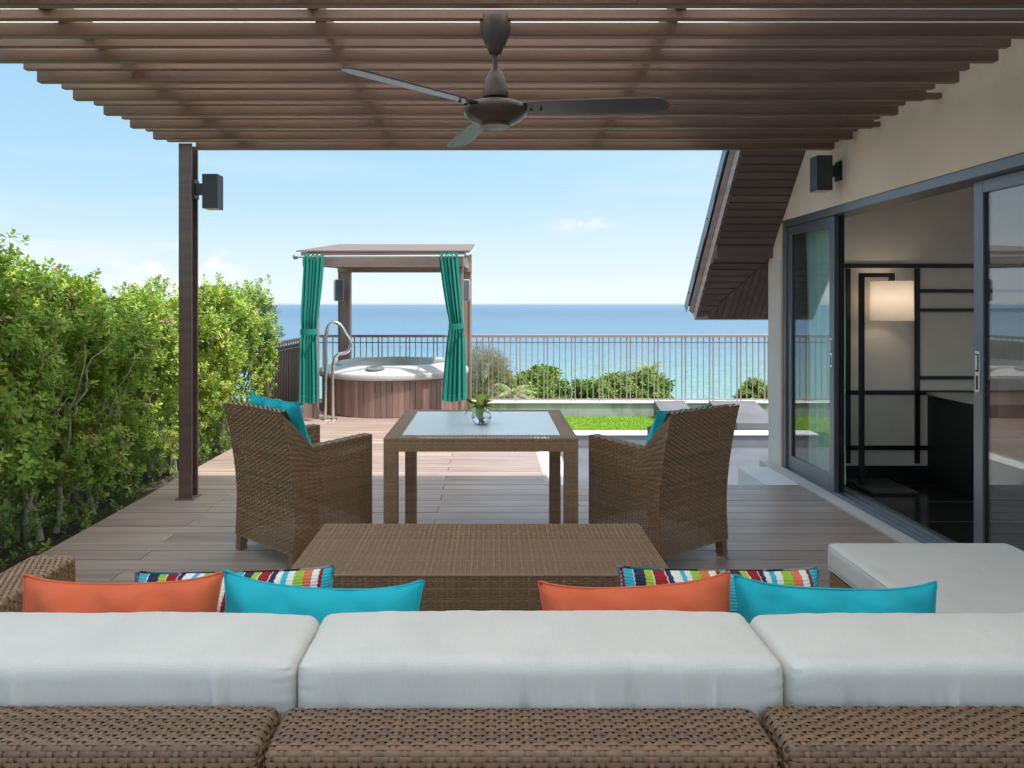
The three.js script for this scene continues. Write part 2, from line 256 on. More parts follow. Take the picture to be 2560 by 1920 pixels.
struct('pebble_sun_slab', box(2.17, 2.519, -0.53, -0.004, -5.97, -5.372), M.pebbleSunTint);  // added slab, its white stands in for a sun patch by the wall
struct('kerb', box(0.66, 7, -0.53, -0.372, -9.55, -9.30), mat(0.40, 0.40, 0.43, 0.85, { map: concT })); struct('kerb_coping', rbox(0.66, 7, -0.372, -0.348, -9.57, -9.285, 0.006), M.coping);  // riser coloured darker than the coping, its shade put into the colour
{
  const lawnM = mat(0.25, 0.43, 0.035, 0.95, { map: tex(256, 256, (u, v, i, j) => { const q = 0.62 + 0.38 * hash(i, j, 2) + 0.12 * (tfbm(u, v, 4, 4, 5, 3) - 0.5); return [q, q, q * 0.9]; }, true, [3, 3]) });
  struct('lawn', [box(-2.9, 7, -0.6, -0.37, -10.85, -9.57), box(-2.9, DECK.xe, -0.6, -0.37, -9.57, -DECK.df)], lawnM);
  const blade = () => { const g = new THREE.BufferGeometry(); const p = [], r = rng(5); for (let k = 0; k < 5; k++) { const a = r() * 6.28, l = 0.035, w = 0.004, ca = Math.cos(a), sa = Math.sin(a), bx = (r() - 0.5) * 0.02, bz = (r() - 0.5) * 0.02; p.push(bx - sa * w, 0, bz + ca * w, bx + sa * w, 0, bz - ca * w, bx + ca * 0.02, l * (0.8 + 0.4 * r()), bz + sa * 0.02); } g.setAttribute('position', new THREE.Float32BufferAttribute(p, 3)); g.computeVertexNormals(); return g; };
  const N = 26000, im = new THREE.InstancedMesh(blade(), mat(1, 1, 1, 0.8), N), m4 = new THREE.Matrix4(), r = rng(55), q = new THREE.Quaternion(), cc = new THREE.Color();
  for (let i = 0; i < N; i++) { const x = r() < 0.8 ? lerp(0.3, 6, r()) : lerp(-2.9, 0.4, r()), d = x > 0.45 ? lerp(9.58, 10.84, r()) : lerp(9.1, 10.84, r()), s = 0.45 + 0.4 * r(); m4.compose(V(x, -0.372, -d), q.setFromAxisAngle(V(0, 1, 0), r() * 6.28), V(s, s, s)); im.setMatrixAt(i, m4); const t = 0.75 + 0.5 * r(); im.setColorAt(i, cc.setRGB(0.27 * t, 0.45 * t, 0.04 * t)); }
  im.name = 'grass'; im.userData.kind = 'stuff'; im.castShadow = im.receiveShadow = true; scene.add(im); tag(im, 'bright green turf blades on the small lawn behind the tub and loungers', 'grass');
}

// ------------------------------------------------------------------ house: gable wall, roof, sliding doors, room behind them
const WX = 2.52, HEND = 6.17, RX = 2.0, roofH = (d) => 2.654 - 1.15 * (d - 5.448), RIDGE = 3.0;
{
  const hs = thing('house', 'beige house with brown sloping roof and dark framed sliding glass doors', 'house', [0, 0, 0]);
  const rh = (d) => d > RIDGE ? roofH(d) : roofH(RIDGE) - 1.15 * (RIDGE - d);
  const DO0 = 0.4, DO1 = 5.90, DH = 2.14;
  part('wall', [sideShape([[5.88, DH + 0.003], [RIDGE, rh(RIDGE) - 0.004], [DO0, rh(DO0) - 0.004], [DO0, DH + 0.003]], WX, WX + 0.25), sideShape([[DO0, -0.6], [DO0, rh(DO0) - 0.004], [-4.5, rh(-4.5) - 0.004], [-4.5, -0.6]], WX, WX + 0.25), sideShape([[HEND, -0.6], [HEND, roofH(HEND) - 0.004], [DO1 + 0.003, roofH(DO1 + 0.003) - 0.004], [DO1 + 0.003, -0.6]], WX, WX + 0.25)], M.wall, hs);
  part('end_wall', [box(WX + 0.001, 8, -0.6, 1.76, -HEND - 0.001, -HEND + 0.2)], M.column, hs);
  part('column_face', box(WX - 0.004, WX + 0.002, -0.5, 1.81, -HEND + 0.001, -5.905), M.column, hs);
  // roof slab, verge and eave
  const EV = 6.647, off = (d, t) => { const n = Math.hypot(1.15, 1); return [d + 1.15 / n * t, roofH(d) + 1 / n * t]; }, offB = (d, t) => { const n = Math.hypot(1.15, 1); return [d - 1.15 / n * t, rh(d) + 1 / n * t]; };
  const slab = (d0, t0, t1, x0, x1, d1 = RIDGE) => sideShape([off(d0, t0), off(d0, t1), off(d1, t1), off(d1, t0)], x0, x1);
  part('roof', [slab(EV - 0.01, 0.115, 0.20, RX - 0.02, 8, RIDGE - 0.07), sideShape([offB(RIDGE, 0.115), offB(RIDGE, 0.20), offB(-5, 0.20), offB(-5, 0.115)], RX - 0.02, 8)], M.roofTile, hs);
  const fa = part('fascia', [slab(EV + 0.005, 0.0, 0.085, RX - 0.004, RX + 0.02), box(RX, 8, roofH(EV) - 0.004, roofH(EV) + 0.07, -EV - 0.02, -EV + 0.004)], M.fascia, hs);
  part('moulding', [slab(EV + 0.0, 0.088, 0.10, RX - 0.018, RX + 0.02), slab(EV, 0.104, 0.116, RX - 0.028, RX + 0.02), slab(EV, 0.12, 0.135, RX - 0.034, RX - 0.021)], M.fascia, fa);
  { let d = EV + 0.02, i = 0; while (d > 4.4) { const d1 = d - 0.285; const f = part('flashing', slab(d, 0.14 + 0.004 * (i & 1), 0.225 + 0.004 * (i & 1), RX - 0.055 - 0.004 * (i & 1), RX - 0.05, d1 - 0.02), M.flashing, hs); const [sd, sh] = off(d - 0.14, 0.185); part('screw', new THREE.SphereGeometry(0.008, 8, 6).translate(RX - 0.058, sh, -sd), M.aluDark, f); d = d1; i++; } 
    part('flashing', slab(d, 0.14, 0.225, RX - 0.055, RX - 0.05, RIDGE), M.flashing, hs); part('flashing', slab(EV + 0.02, 0.228, 0.235, RX - 0.055, RX + 0.10, RIDGE), M.flashing, hs); }
  // soffit boards: along x on the verge, mitred round to the eave
  const bw = 0.048, r = rng(21), brd = (d0, d1, x0, x1) => sideShape([off(d0, 0), off(d0, 0.02), off(d1, 0.02), off(d1, 0)], x0, x1);
  part('soffit_backing', slab(EV, 0.022, 0.112, RX + 0.02, 8), M.deckUnder, hs);
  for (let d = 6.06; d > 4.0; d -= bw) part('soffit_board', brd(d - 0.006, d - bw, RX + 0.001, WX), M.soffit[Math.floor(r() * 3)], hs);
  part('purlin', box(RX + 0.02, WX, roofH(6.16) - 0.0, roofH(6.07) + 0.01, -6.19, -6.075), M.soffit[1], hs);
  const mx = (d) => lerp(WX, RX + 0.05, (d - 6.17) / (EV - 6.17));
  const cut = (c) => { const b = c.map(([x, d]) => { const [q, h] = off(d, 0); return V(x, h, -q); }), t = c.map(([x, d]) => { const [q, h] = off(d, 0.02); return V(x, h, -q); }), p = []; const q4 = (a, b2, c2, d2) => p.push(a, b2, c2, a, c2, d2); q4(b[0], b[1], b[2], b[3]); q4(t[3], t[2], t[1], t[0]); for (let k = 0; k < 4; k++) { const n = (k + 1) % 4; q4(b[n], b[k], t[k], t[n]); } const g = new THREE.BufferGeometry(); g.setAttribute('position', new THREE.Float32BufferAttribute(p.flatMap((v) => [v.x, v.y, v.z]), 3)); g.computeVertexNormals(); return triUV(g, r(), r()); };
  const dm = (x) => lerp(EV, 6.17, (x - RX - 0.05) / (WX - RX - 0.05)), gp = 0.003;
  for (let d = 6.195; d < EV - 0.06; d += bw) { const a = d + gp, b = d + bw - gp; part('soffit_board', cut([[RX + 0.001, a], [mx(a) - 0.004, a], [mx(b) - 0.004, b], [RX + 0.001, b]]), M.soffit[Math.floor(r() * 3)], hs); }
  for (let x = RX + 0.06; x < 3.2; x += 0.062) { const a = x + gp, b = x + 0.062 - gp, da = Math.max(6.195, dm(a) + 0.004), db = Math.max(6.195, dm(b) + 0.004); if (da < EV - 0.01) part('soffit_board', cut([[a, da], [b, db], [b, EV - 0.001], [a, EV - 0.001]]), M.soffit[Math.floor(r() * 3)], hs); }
  // sill and door set
  part('sill', [box(2.435, WX + 0.02, -0.3, 0.012, -6.165, -1.9)], M.sill, hs);
  const track = part('door_track', [box(WX + 0.02, WX + 0.25, -0.1, 0.008, -DO1 - 0.001, -DO0)], M.alu, hs);
  for (const x of [0.045, 0.105, 0.165]) part('track_rail', box(WX + x, WX + x + 0.012, 0.008, 0.024, -DO1, -DO0), M.aluLight, track);
  const fx0 = WX + 0.012, fx1 = WX + 0.2;
  part('door_frame', [rbox(fx0, fx1, DH - 0.055, DH + 0.004, -DO1, -DO0), rbox(fx0, fx1, 0.009, DH - 0.056, -DO1 - 0.002, -DO1 + 0.05), rbox(fx0 - 0.005, fx0 + 0.02, DH - 0.0, DH + 0.02, -DO1, -DO0)], M.alu, hs);
  part('head_liner', box(fx1 + 0.001, 2.79, 2.15, 2.32, -5.49, -0.4), mat(0.7, 0.64, 0.54, 0.9), hs);
  const panel = (da, db, x, hd) => {   // da < db
    const s = 0.07, y0 = 0.026, y1 = DH - 0.057, w = 0.04;
    const p = part('sliding_door', [rbox(x, x + w, y0, y1, -da - s, -da), rbox(x, x + w, y0, y1, -db, -db + s), rbox(x, x + w, y0, y0 + 0.11, -db + s, -da - s), rbox(x, x + w, y1 - s, y1, -db + s, -da - s)], M.alu, hs);
    part('pane', box(x + 0.017, x + 0.023, y0 + 0.105, y1 - s + 0.005, -db + s - 0.005, -da - s + 0.005), M.glass, p);
    for (const zz of [-da - s - 0.006, -db + s + 0.006]) part('seal', box(x + 0.012, x + 0.03, y0 + 0.11, y1 - s, zz - 0.006, zz + 0.006), M.aluDark, p);
    const hdz = hd > 0 ? -db + 0.02 : -da - 0.05; part('handle', [rbox(x - 0.006, x + 0.001, 0.95, 1.17, hdz - 0.003, hdz + 0.033, 0.003), rbox(x - 0.011, x - 0.005, 1.07, 1.15, hdz + 0.008, hdz + 0.022, 0.002)], M.steel, p); part('handle_recess', [box(x - 0.0075, x - 0.0055, 1.06, 1.155, hdz + 0.004, hdz + 0.026), box(x - 0.0075, x - 0.0055, 0.965, 1.04, hdz + 0.008, hdz + 0.022)], M.aluDark, p);
  };
  panel(5.06, 5.85, WX + 0.032, -1); panel(2.06, 3.68, WX + 0.09, 1); panel(0.46, 2.13, WX + 0.032, -1);
  part('mullion', [box(WX + 0.078, WX + 0.10, 0.03, DH - 0.057, -5.08, -5.04)], M.aluDark, hs);
  // room
  const RW = 5.5, fl = part('room_floor', box(WX + 0.26, 7, -0.2, 0.0, -5.85, 1), M.roomFloor, hs);
  for (let d = 2.2; d < RW; d += 0.45) part('joint', box(WX + 0.27, 6.9, 0, 0.0012, -d - 0.004, -d), mat(0.09, 0.085, 0.08, 0.5), fl);
  part('room_back_wall', [box(2.80, 7, 0, 2.56, -RW - 0.1, -RW), box(2.80, 2.9, 0, 2.2, -5.84, -RW - 0.1)], M.roomWall, hs);
  part('room_side_wall', [box(6.9, 7, 0, 0.25, -RW, 1), box(6.9, 7, 2.35, 2.58, -RW, 1), box(6.9, 7, 0.25, 2.35, -RW, -5.2), box(6.9, 7, 0.25, 2.35, 0.6, 1), box(WX + 0.26, 6.9, 0, 0.25, 0.9, 1), box(WX + 0.26, 6.9, 2.35, 2.58, 0.9, 1)], M.roomWall, hs);  // unseen openings added in the side and near walls to brighten the room
  part('room_ceiling', box(WX + 0.251, 7, 2.58, 2.62, -RW, 1), mat(0.7, 0.68, 0.63, 0.9), hs);
  const U = (u) => (u - 1060) / 1470 * RW, H = (v) => CAM_H - (v - 658) / 1470 * RW, tr = 0.034, T = (x0, x1, y0, y1) => part('wall_trim', box(x0, x1, y0, y1, -RW, -RW + 0.02), M.black, hs);
  const xl = U(1826), xm = U(1975);
  for (const v of [570, 843, 962]) T(xl - 0.02, 6.9, H(v) - tr, H(v)); T(xl, xl + tr, 0.14, H(571) - tr - 0.001); T(xm, xm + tr, 0.14, H(571) - tr - 0.001);
  for (const v of [625, 666, 812]) T(xm + tr + 0.001, 6.9, H(v) - tr * 0.8, H(v)); T(xm + 1.3, xm + 1.3 + tr, 0.14, H(571) - tr - 0.001);
  part('skirting', box(2.80, 6.9, 0, 0.12, -RW, -RW + 0.025), M.black, hs);
}
{
  // room furniture seen through the doorway
  const t = thing('floor_lamp', 'black square-arm floor lamp with cream drum shade inside the doorway', 'floor lamp', [3.0, 0, -5.28]);
  const x = (1861 - 1060) / 1470 * 5.28 - 3.0, xs = (1926 - 1060) / 1470 * 5.28 - 3.0, yT = CAM_H + (658 - 590) / 1470 * 5.28, q = 0.016;
  part('stand', [box(x - q, x + q, 0.02, yT, -q, q), box(x + q, xs + q, yT - 2 * q, yT, -q, q), box(xs - q, xs + q, yT - 0.1, yT - 2 * q, -q, q)], M.black, t);
  part('base', rbox(x - 0.03, x + 0.32, 0.003, 0.022, -0.2, 0.2, 0.004), mat(0.06, 0.057, 0.055, 0.3), t);
  const sy1 = CAM_H + (658 - 608) / 1470 * 5.28, sy0 = CAM_H + (658 - 692) / 1470 * 5.28;
  part('lamp_shade', new THREE.CylinderGeometry(0.147, 0.151, sy1 - sy0, 48, 1, true).translate(xs, (sy0 + sy1) / 2, 0), new THREE.MeshPhysicalMaterial({ color: col(0.88, 0.80, 0.70), roughness: 0.95, transmission: 0.5, thickness: 0, side: THREE.DoubleSide }), t);
  part('bulb', new THREE.SphereGeometry(0.035, 16, 12).translate(xs, (sy0 + sy1) / 2 + 0.02, 0), mat(1, 0.9, 0.75, 0.5, { emissive: col(1, 0.78, 0.55), emissiveIntensity: 0.8 }), t);
  const L = new THREE.PointLight(new THREE.Color(1, 0.84, 0.70), 0.06, 0, 2); L.position.set(xs, (sy0 + sy1) / 2 + 0.02, 0.0); L.shadow.radius = 2; L.castShadow = true; t.add(L);
  const c = thing('console_cabinet', 'dark cabinet with pale stone top inside the room by the doorway', 'cabinet', [4.25, 0, -5.2]);
  part('body', [rbox(-0.72, 1.4, 0.0, 0.69, -0.6, 0.25)], M.black, c); for (const k of [0, 1]) part('door', rbox(-0.71 + k * 0.7, -0.02 + k * 0.7, 0.06, 0.68, 0.252, 0.266), M.black, c); part('stone_top', rbox(-0.74, 1.4, 0.692, 0.715, -0.62, 0.28), M.marble, c);
  const cu = (u, v) => { const y = 2.12 - v * 2.08, s = u * 0.64; return V(2.675 + 0.03 * Math.sin(s * 46 + Math.sin(v * 2) * 0.6) * (0.5 + 0.5 * v) + 0.03 * v, y, -5.79 + s + 0.02 * Math.sin(v * 5)); };
  const cg = part('room_curtain', grid(cu, 120, 24), M.curtainRoom, null); tag(cg, 'pale mint sheer curtain hanging inside behind the left glass door', 'curtain');
}

// ------------------------------------------------------------------ pergola, its post and lamps, ceiling fan
{
  const pg = thing('pergola', 'brown slatted pergola roof over the deck with one steel post', 'pergola', [0, 0, 0]);
  const HB = CAM_H + 1.143, XR = (d) => 2.385 + 0.077 * (d - 3.21), XL = -2.33;
  for (let k = -9; k <= 6; k++) {
    const d = 3.49 + 0.3 * k - (k === 5 ? 0 : 0); if (d > 4.8 || d < 0.5) continue;
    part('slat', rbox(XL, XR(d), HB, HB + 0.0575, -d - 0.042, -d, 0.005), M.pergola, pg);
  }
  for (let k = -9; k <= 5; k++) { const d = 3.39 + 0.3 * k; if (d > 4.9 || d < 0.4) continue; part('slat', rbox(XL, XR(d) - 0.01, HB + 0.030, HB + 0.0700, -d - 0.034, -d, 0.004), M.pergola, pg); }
  part('fascia_beam', rbox(-2.165, XR(4.99), HB, HB + 0.05, -5.05, -4.99, 0.005), M.pergola, pg);
  for (const x of [-0.73, 0.78]) part('bearer', rbox(x - 0.025, x + 0.025, HB + 0.071, HB + 0.13, -5.05, -0.4, 0.004), mat(0.07, 0.05, 0.042, 0.6), pg);
  part('bearer', rbox(-1.86, -1.79, HB + 0.071, HB + 0.13, -5.05, -0.4, 0.004), M.pergola, pg);
  for (const d of [3.79, 4.39, 4.99]) part('bracket', rbox(XR(d) - 0.005, WX + 0.004, HB + 0.012, HB + 0.042, -d - 0.05, -d - 0.01, 0.002), M.pergola, pg);
  for (let k = 0; k < 4; k++) part('roof_sheet', box(-2.32 + k * 1.21, -2.32 + k * 1.21 + 1.2095, HB + 0.135 + (k & 1) * 0.0065, HB + 0.141 + (k & 1) * 0.0065, -5.04, -0.2), M.sheet, pg);
  const ps = part('post', [box(-2.27, -2.175, 0, HB + 0.03, -4.962, -4.95), box(-2.27, -2.175, 0, HB + 0.03, -5.06, -5.048), box(-2.228, -2.216, 0, HB + 0.03, -5.048, -4.962)], mat(0.19, 0.125, 0.102, 0.4, { map: grainT }), pg);
  part('base_plate', rbox(-2.29, -2.155, 0, 0.008, -5.075, -4.935, 0.002), mat(0.2, 0.14, 0.12, 0.6), ps);
}
function wallLamp(pos, turn, label) {
  const t = thing('wall_lamp', label, 'wall lamp', pos, turn, 'dark box lamps around the terrace');
  part('housing', [rbox(-0.056, 0.056, -0.125, 0.125, 0.075, 0.187, 0.003)], M.lampBox, t);
  part('bracket', [rbox(-0.03, 0.03, -0.02, 0.06, 0.012, 0.076, 0.003), rbox(-0.045, 0.045, -0.05, 0.09, 0, 0.013, 0.003)], M.aluDark, t);
  part('light_pane', box(-0.05, 0.05, -0.1265, -0.1245, 0.081, 0.181), M.lampPane, t); return t;
}
wallLamp([-2.173, CAM_H + 240 / 1470 * 5.0 + 0.01, -5.0], Math.PI / 2, 'dark grey box lamp mounted on the steel pergola post');
wallLamp([WX, CAM_H + 282 / 1470 * 4.92 - 0.0, -4.92], -Math.PI / 2, 'black box lamp mounted on the beige wall above the doors');
{
  const d = 2.83, f = thing('ceiling_fan', 'brown three-blade ceiling fan hanging from the pergola slats', 'ceiling fan', [0.019, 0, -d]);
  const Y = (v) => CAM_H + (658 - v) / 1470 * d, px = d / 1470;
  part('canopy', lathe([[0, Y(38)], [33 * px, Y(38)], [34 * px, Y(45)], [31 * px, Y(75)], [22 * px, Y(97)], [18 * px, Y(101)], [17 * px, Y(108)], [12 * px, Y(119)], [0, Y(119)]]), M.fan, f);
  part('downrod', cyl(V(0, Y(155), 0), V(0, Y(110), 0), 5.5 * px, 16), M.fan, f);
  part('motor_cup', lathe([[5 * px, Y(150)], [10 * px, Y(151)], [18 * px, Y(163)], [24 * px, Y(180)], [28 * px, Y(198)], [29 * px, Y(212)], [26 * px, Y(214)], [0, Y(214)]]), M.fan, f);
  part('motor_core', cyl(V(0, Y(226), 0), V(0, Y(212), 0), 20 * px, 20), M.aluDark, f);
  part('hub', lathe([[0, Y(222)], [40 * px, Y(222)], [62 * px, Y(229)], [69 * px, Y(238)], [68 * px, Y(246)], [58 * px, Y(257)], [42 * px, Y(266)], [34 * px, Y(269)], [34 * px, Y(271)], [0, Y(272)]]), M.fan, f);
  part('hub_cap', lathe([[0, Y(276)], [30 * px, Y(275)], [33 * px, Y(270)], [33 * px, Y(267)]]), mat(0.13, 0.11, 0.1, 0.35, { metalness: 0.3 }), f);
  for (const [a, pitch] of [[-3, -13], [222, -12], [106, -10]]) {
    const s = new THREE.Shape(); s.moveTo(0.10, -0.035); s.lineTo(0.2, -0.05); s.lineTo(0.62, -0.062); s.quadraticCurveTo(0.70, -0.06, 0.715, 0.0); s.quadraticCurveTo(0.715, 0.055, 0.66, 0.055); s.lineTo(0.25, 0.05); s.lineTo(0.10, 0.03); s.closePath();
    const g = new THREE.ExtrudeGeometry(s, { depth: 0.004, bevelEnabled: true, bevelSize: 0.002, bevelThickness: 0.002, bevelSegments: 2, curveSegments: 10 }); g.rotateX(-Math.PI / 2); g.rotateX(pitch * Math.PI / 180); g.translate(0, Y(234), 0); 
    const b = part('blade', g, M.fanBlade, f); b.rotation.y = a * Math.PI / 180;
    const bl = []; for (const [x, z] of [[0.15, 0.012], [0.15, -0.016], [0.19, 0]]) bl.push(new THREE.SphereGeometry(0.006, 8, 6).translate(x, Y(234) - 0.008 - z * Math.tan(pitch * Math.PI / 180) * -1, z)); part('bolt', bl, M.aluDark, b);
  }
}

// ------------------------------------------------------------------ railings and parapet at the lawn's end
{
  const pw = thing('parapet_wall', 'low weathered pale parapet wall along the back of the lawn', 'wall', [0, 0, -10.9]);
  part('body', box(-3.0, 7, -0.9, -0.162, -0.4, 0.0), M.parapet, pw); part('coping', rbox(-3.02, 7, -0.162, -0.145, -0.42, 0.02, 0.005), M.coping, pw);
  const d = 11.05, x0 = -2.78, x1 = 7, rl = thing('railing', 'pale brown metal railing with slim vertical bars above the parapet', 'railing', [0, 0, -d]);
  const y1 = CAM_H - 65 / 1470 * d, yb = CAM_H - 206 / 1470 * d;
  part('top_rail', rbox(x0, x1, y1 - 0.042, y1, -0.03, 0.03, 0.006), M.rail, rl); part('upper_bar', box(x0, x1, y1 - 0.135, y1 - 0.119, -0.008, 0.008), M.rail, rl); part('bottom_rail', box(x0, x1, yb, yb + 0.02, -0.012, 0.012), M.rail, rl);
  const g = box(-0.006, 0.006, yb + 0.02, y1 - 0.042, -0.008, 0.008), gp = box(-0.0075, 0.0075, -0.144, y1 - 0.042, -0.0125, 0.0125); let n = 0;
  for (let x = x0 + 0.06; x < x1; n++) { const post = n % 5 < 2; part(post ? 'post' : 'baluster', post ? gp : g, M.rail, rl, [x, 0, 0]); x += n % 5 === 0 ? 0.06 : 0.097; }
  const sr = thing('side_railing', 'brown board-backed side railing between the hedge and the tub', 'railing', [-2.80, 0, 0]);
  part('top_rail', rbox(-0.05, 0.03, 0.895, 0.935, -11.0, -8.15, 0.005), M.rail, sr); part('upper_bar', box(-0.0, 0.016, 0.80, 0.816, -11.0, -8.15), M.rail, sr); part('bottom_rail', box(-0.006, 0.02, -0.06, -0.03, -11.0, -8.15), M.rail, sr);
  const gb = box(-0.006, 0.008, -0.03, 0.895, -0.006, 0.006); for (let z = 8.2; z < 10.95; z += 0.115) part('baluster', gb, M.rail, sr, [0.006, 0, -z]);
  const r = rng(31), bd = [0, 1, 2].map((i) => mat(0.20 + 0.025 * i, 0.135 + 0.017 * i, 0.112 + 0.014 * i, 0.7, { map: grainT })); for (let z = 8.16; z < 10.95; z += 0.125) part('board', box(-0.045, -0.03, -0.02, 0.85, -z - 0.121, -z, true), bd[Math.floor(r() * 3)], sr);
  part('kerb', box(-0.1, 0.08, -0.6, -0.12, -11.0, -9.0), M.parapet, sr);
}

// ------------------------------------------------------------------ tub, gazebo, curtains
const TUB = [-1.337, 0, -9.46];
{
  const t = thing('hot_tub', 'round white hot tub clad in reddish vertical boards under the gazebo', 'hot tub', TUB);
  part('shell', lathe([[0.965, 0.468], [1.015, 0.47], [1.028, 0.482], [1.03, 0.50], [1.028, 0.535], [1.018, 0.55], [0.985, 0.562], [0.95, 0.575], [0.87, 0.612], [0.82, 0.632], [0.785, 0.64], [0.755, 0.636], [0.725, 0.61], [0.68, 0.52], [0.66, 0.40], [0.58, 0.34], [0.46, 0.32], [0.42, 0.18], [0.0, 0.16]], 96), M.tubShell, t);
  part('cabinet_core', new THREE.CylinderGeometry(0.945, 0.945, 0.46, 64, 1, true).translate(0, 0.23, 0), M.deckUnder, t);
  const n = 84, r = rng(12), w = 2 * Math.PI * 0.968 / n; const g = [0.003, 0.006].map((k) => rbox(-w / 2 + k / 2, w / 2 - k / 2, 0.004, 0.466, -0.01, 0.012, 0.003, 1, true));
  for (let i = 0; i < n; i++) { const a = i / n * Math.PI * 2, m = part('cladding_board', g[i % 5 === 0 ? 1 : 0], M.stave[Math.floor(r() * 4)], t, [Math.sin(a) * 0.965, 0, Math.cos(a) * 0.965]); m.rotation.y = a; }
  for (const a of [-0.11, 0.11]) { const m = part('panel_pull', box(-0.006, 0.006, 0.33, 0.42, 0, 0.006), M.aluDark, t, [Math.sin(a) * 0.975, 0, Math.cos(a) * 0.975]); m.rotation.y = a; }
  const cp = part('control_panel', new THREE.CylinderGeometry(0.115, 0.12, 0.014, 40).scale(1, 1, 0.5).rotateX(0.38), mat(0.26, 0.28, 0.30, 0.35, { metalness: 0.3 }), t, [-0.12, 0.618, 0.885]);
  part('display', rbox(-0.055, 0.02, 0.007, 0.011, -0.03, 0.0, 0.002), mat(0.03, 0.035, 0.04, 0.2), cp); const bt = []; for (let i = 0; i < 4; i++) bt.push(new THREE.CylinderGeometry(0.014, 0.014, 0.006, 14).scale(1, 1, 0.7).translate(0.035 + (i % 2) * 0.03, 0.01, -0.025 + 0.03 * (i >> 1))); part('button', bt, mat(0.62, 0.63, 0.64, 0.4), cp);
  for (const a of [-0.95, -2.3, 2.4, 1.0]) { const m = part('headrest', softBox(0.2, 0.03, 0.08, 0.014, [10, 4, 6]), mat(0.52, 0.53, 0.53, 0.7), t, [Math.sin(a) * 0.80, 0.63, Math.cos(a) * 0.80]); m.rotation.y = a; }
  const jt = []; for (let i = 0; i < 14; i++) { const a = i / 14 * 6.283; jt.push(new THREE.TorusGeometry(0.022, 0.006, 6, 14).rotateY(a + Math.PI).translate(Math.sin(a) * 0.668, 0.47, Math.cos(a) * 0.668)); } part('jet', jt, M.steel, t);
  const hr = thing('handrail', 'bent stainless steel grab rail beside the hot tub', 'handrail', [0, 0, 0]); const D = 8.38, q = (u, v, dd = D) => at(u, v, dd);
  const P = [V((703 - 1060) / 1470 * D, 0, -D), q(704, 780), q(705, 720), q(710, 704), q(721, 696), q(735, 702), q(748, 722), q(755, 733), q(757, 743), q(754, 756), q(746, 762), q(732, 765), q(724, 772), q(720, 790), V((719 - 1060) / 1470 * D, 0, -D - 0.02)];
  part('rail', tube(P, 0.021, 160, 14), M.steel, hr); for (const k of [0, P.length - 1]) part('flange', new THREE.CylinderGeometry(0.045, 0.05, 0.014, 24).translate(P[k].x, 0.007, P[k].z), M.steel, hr);
}
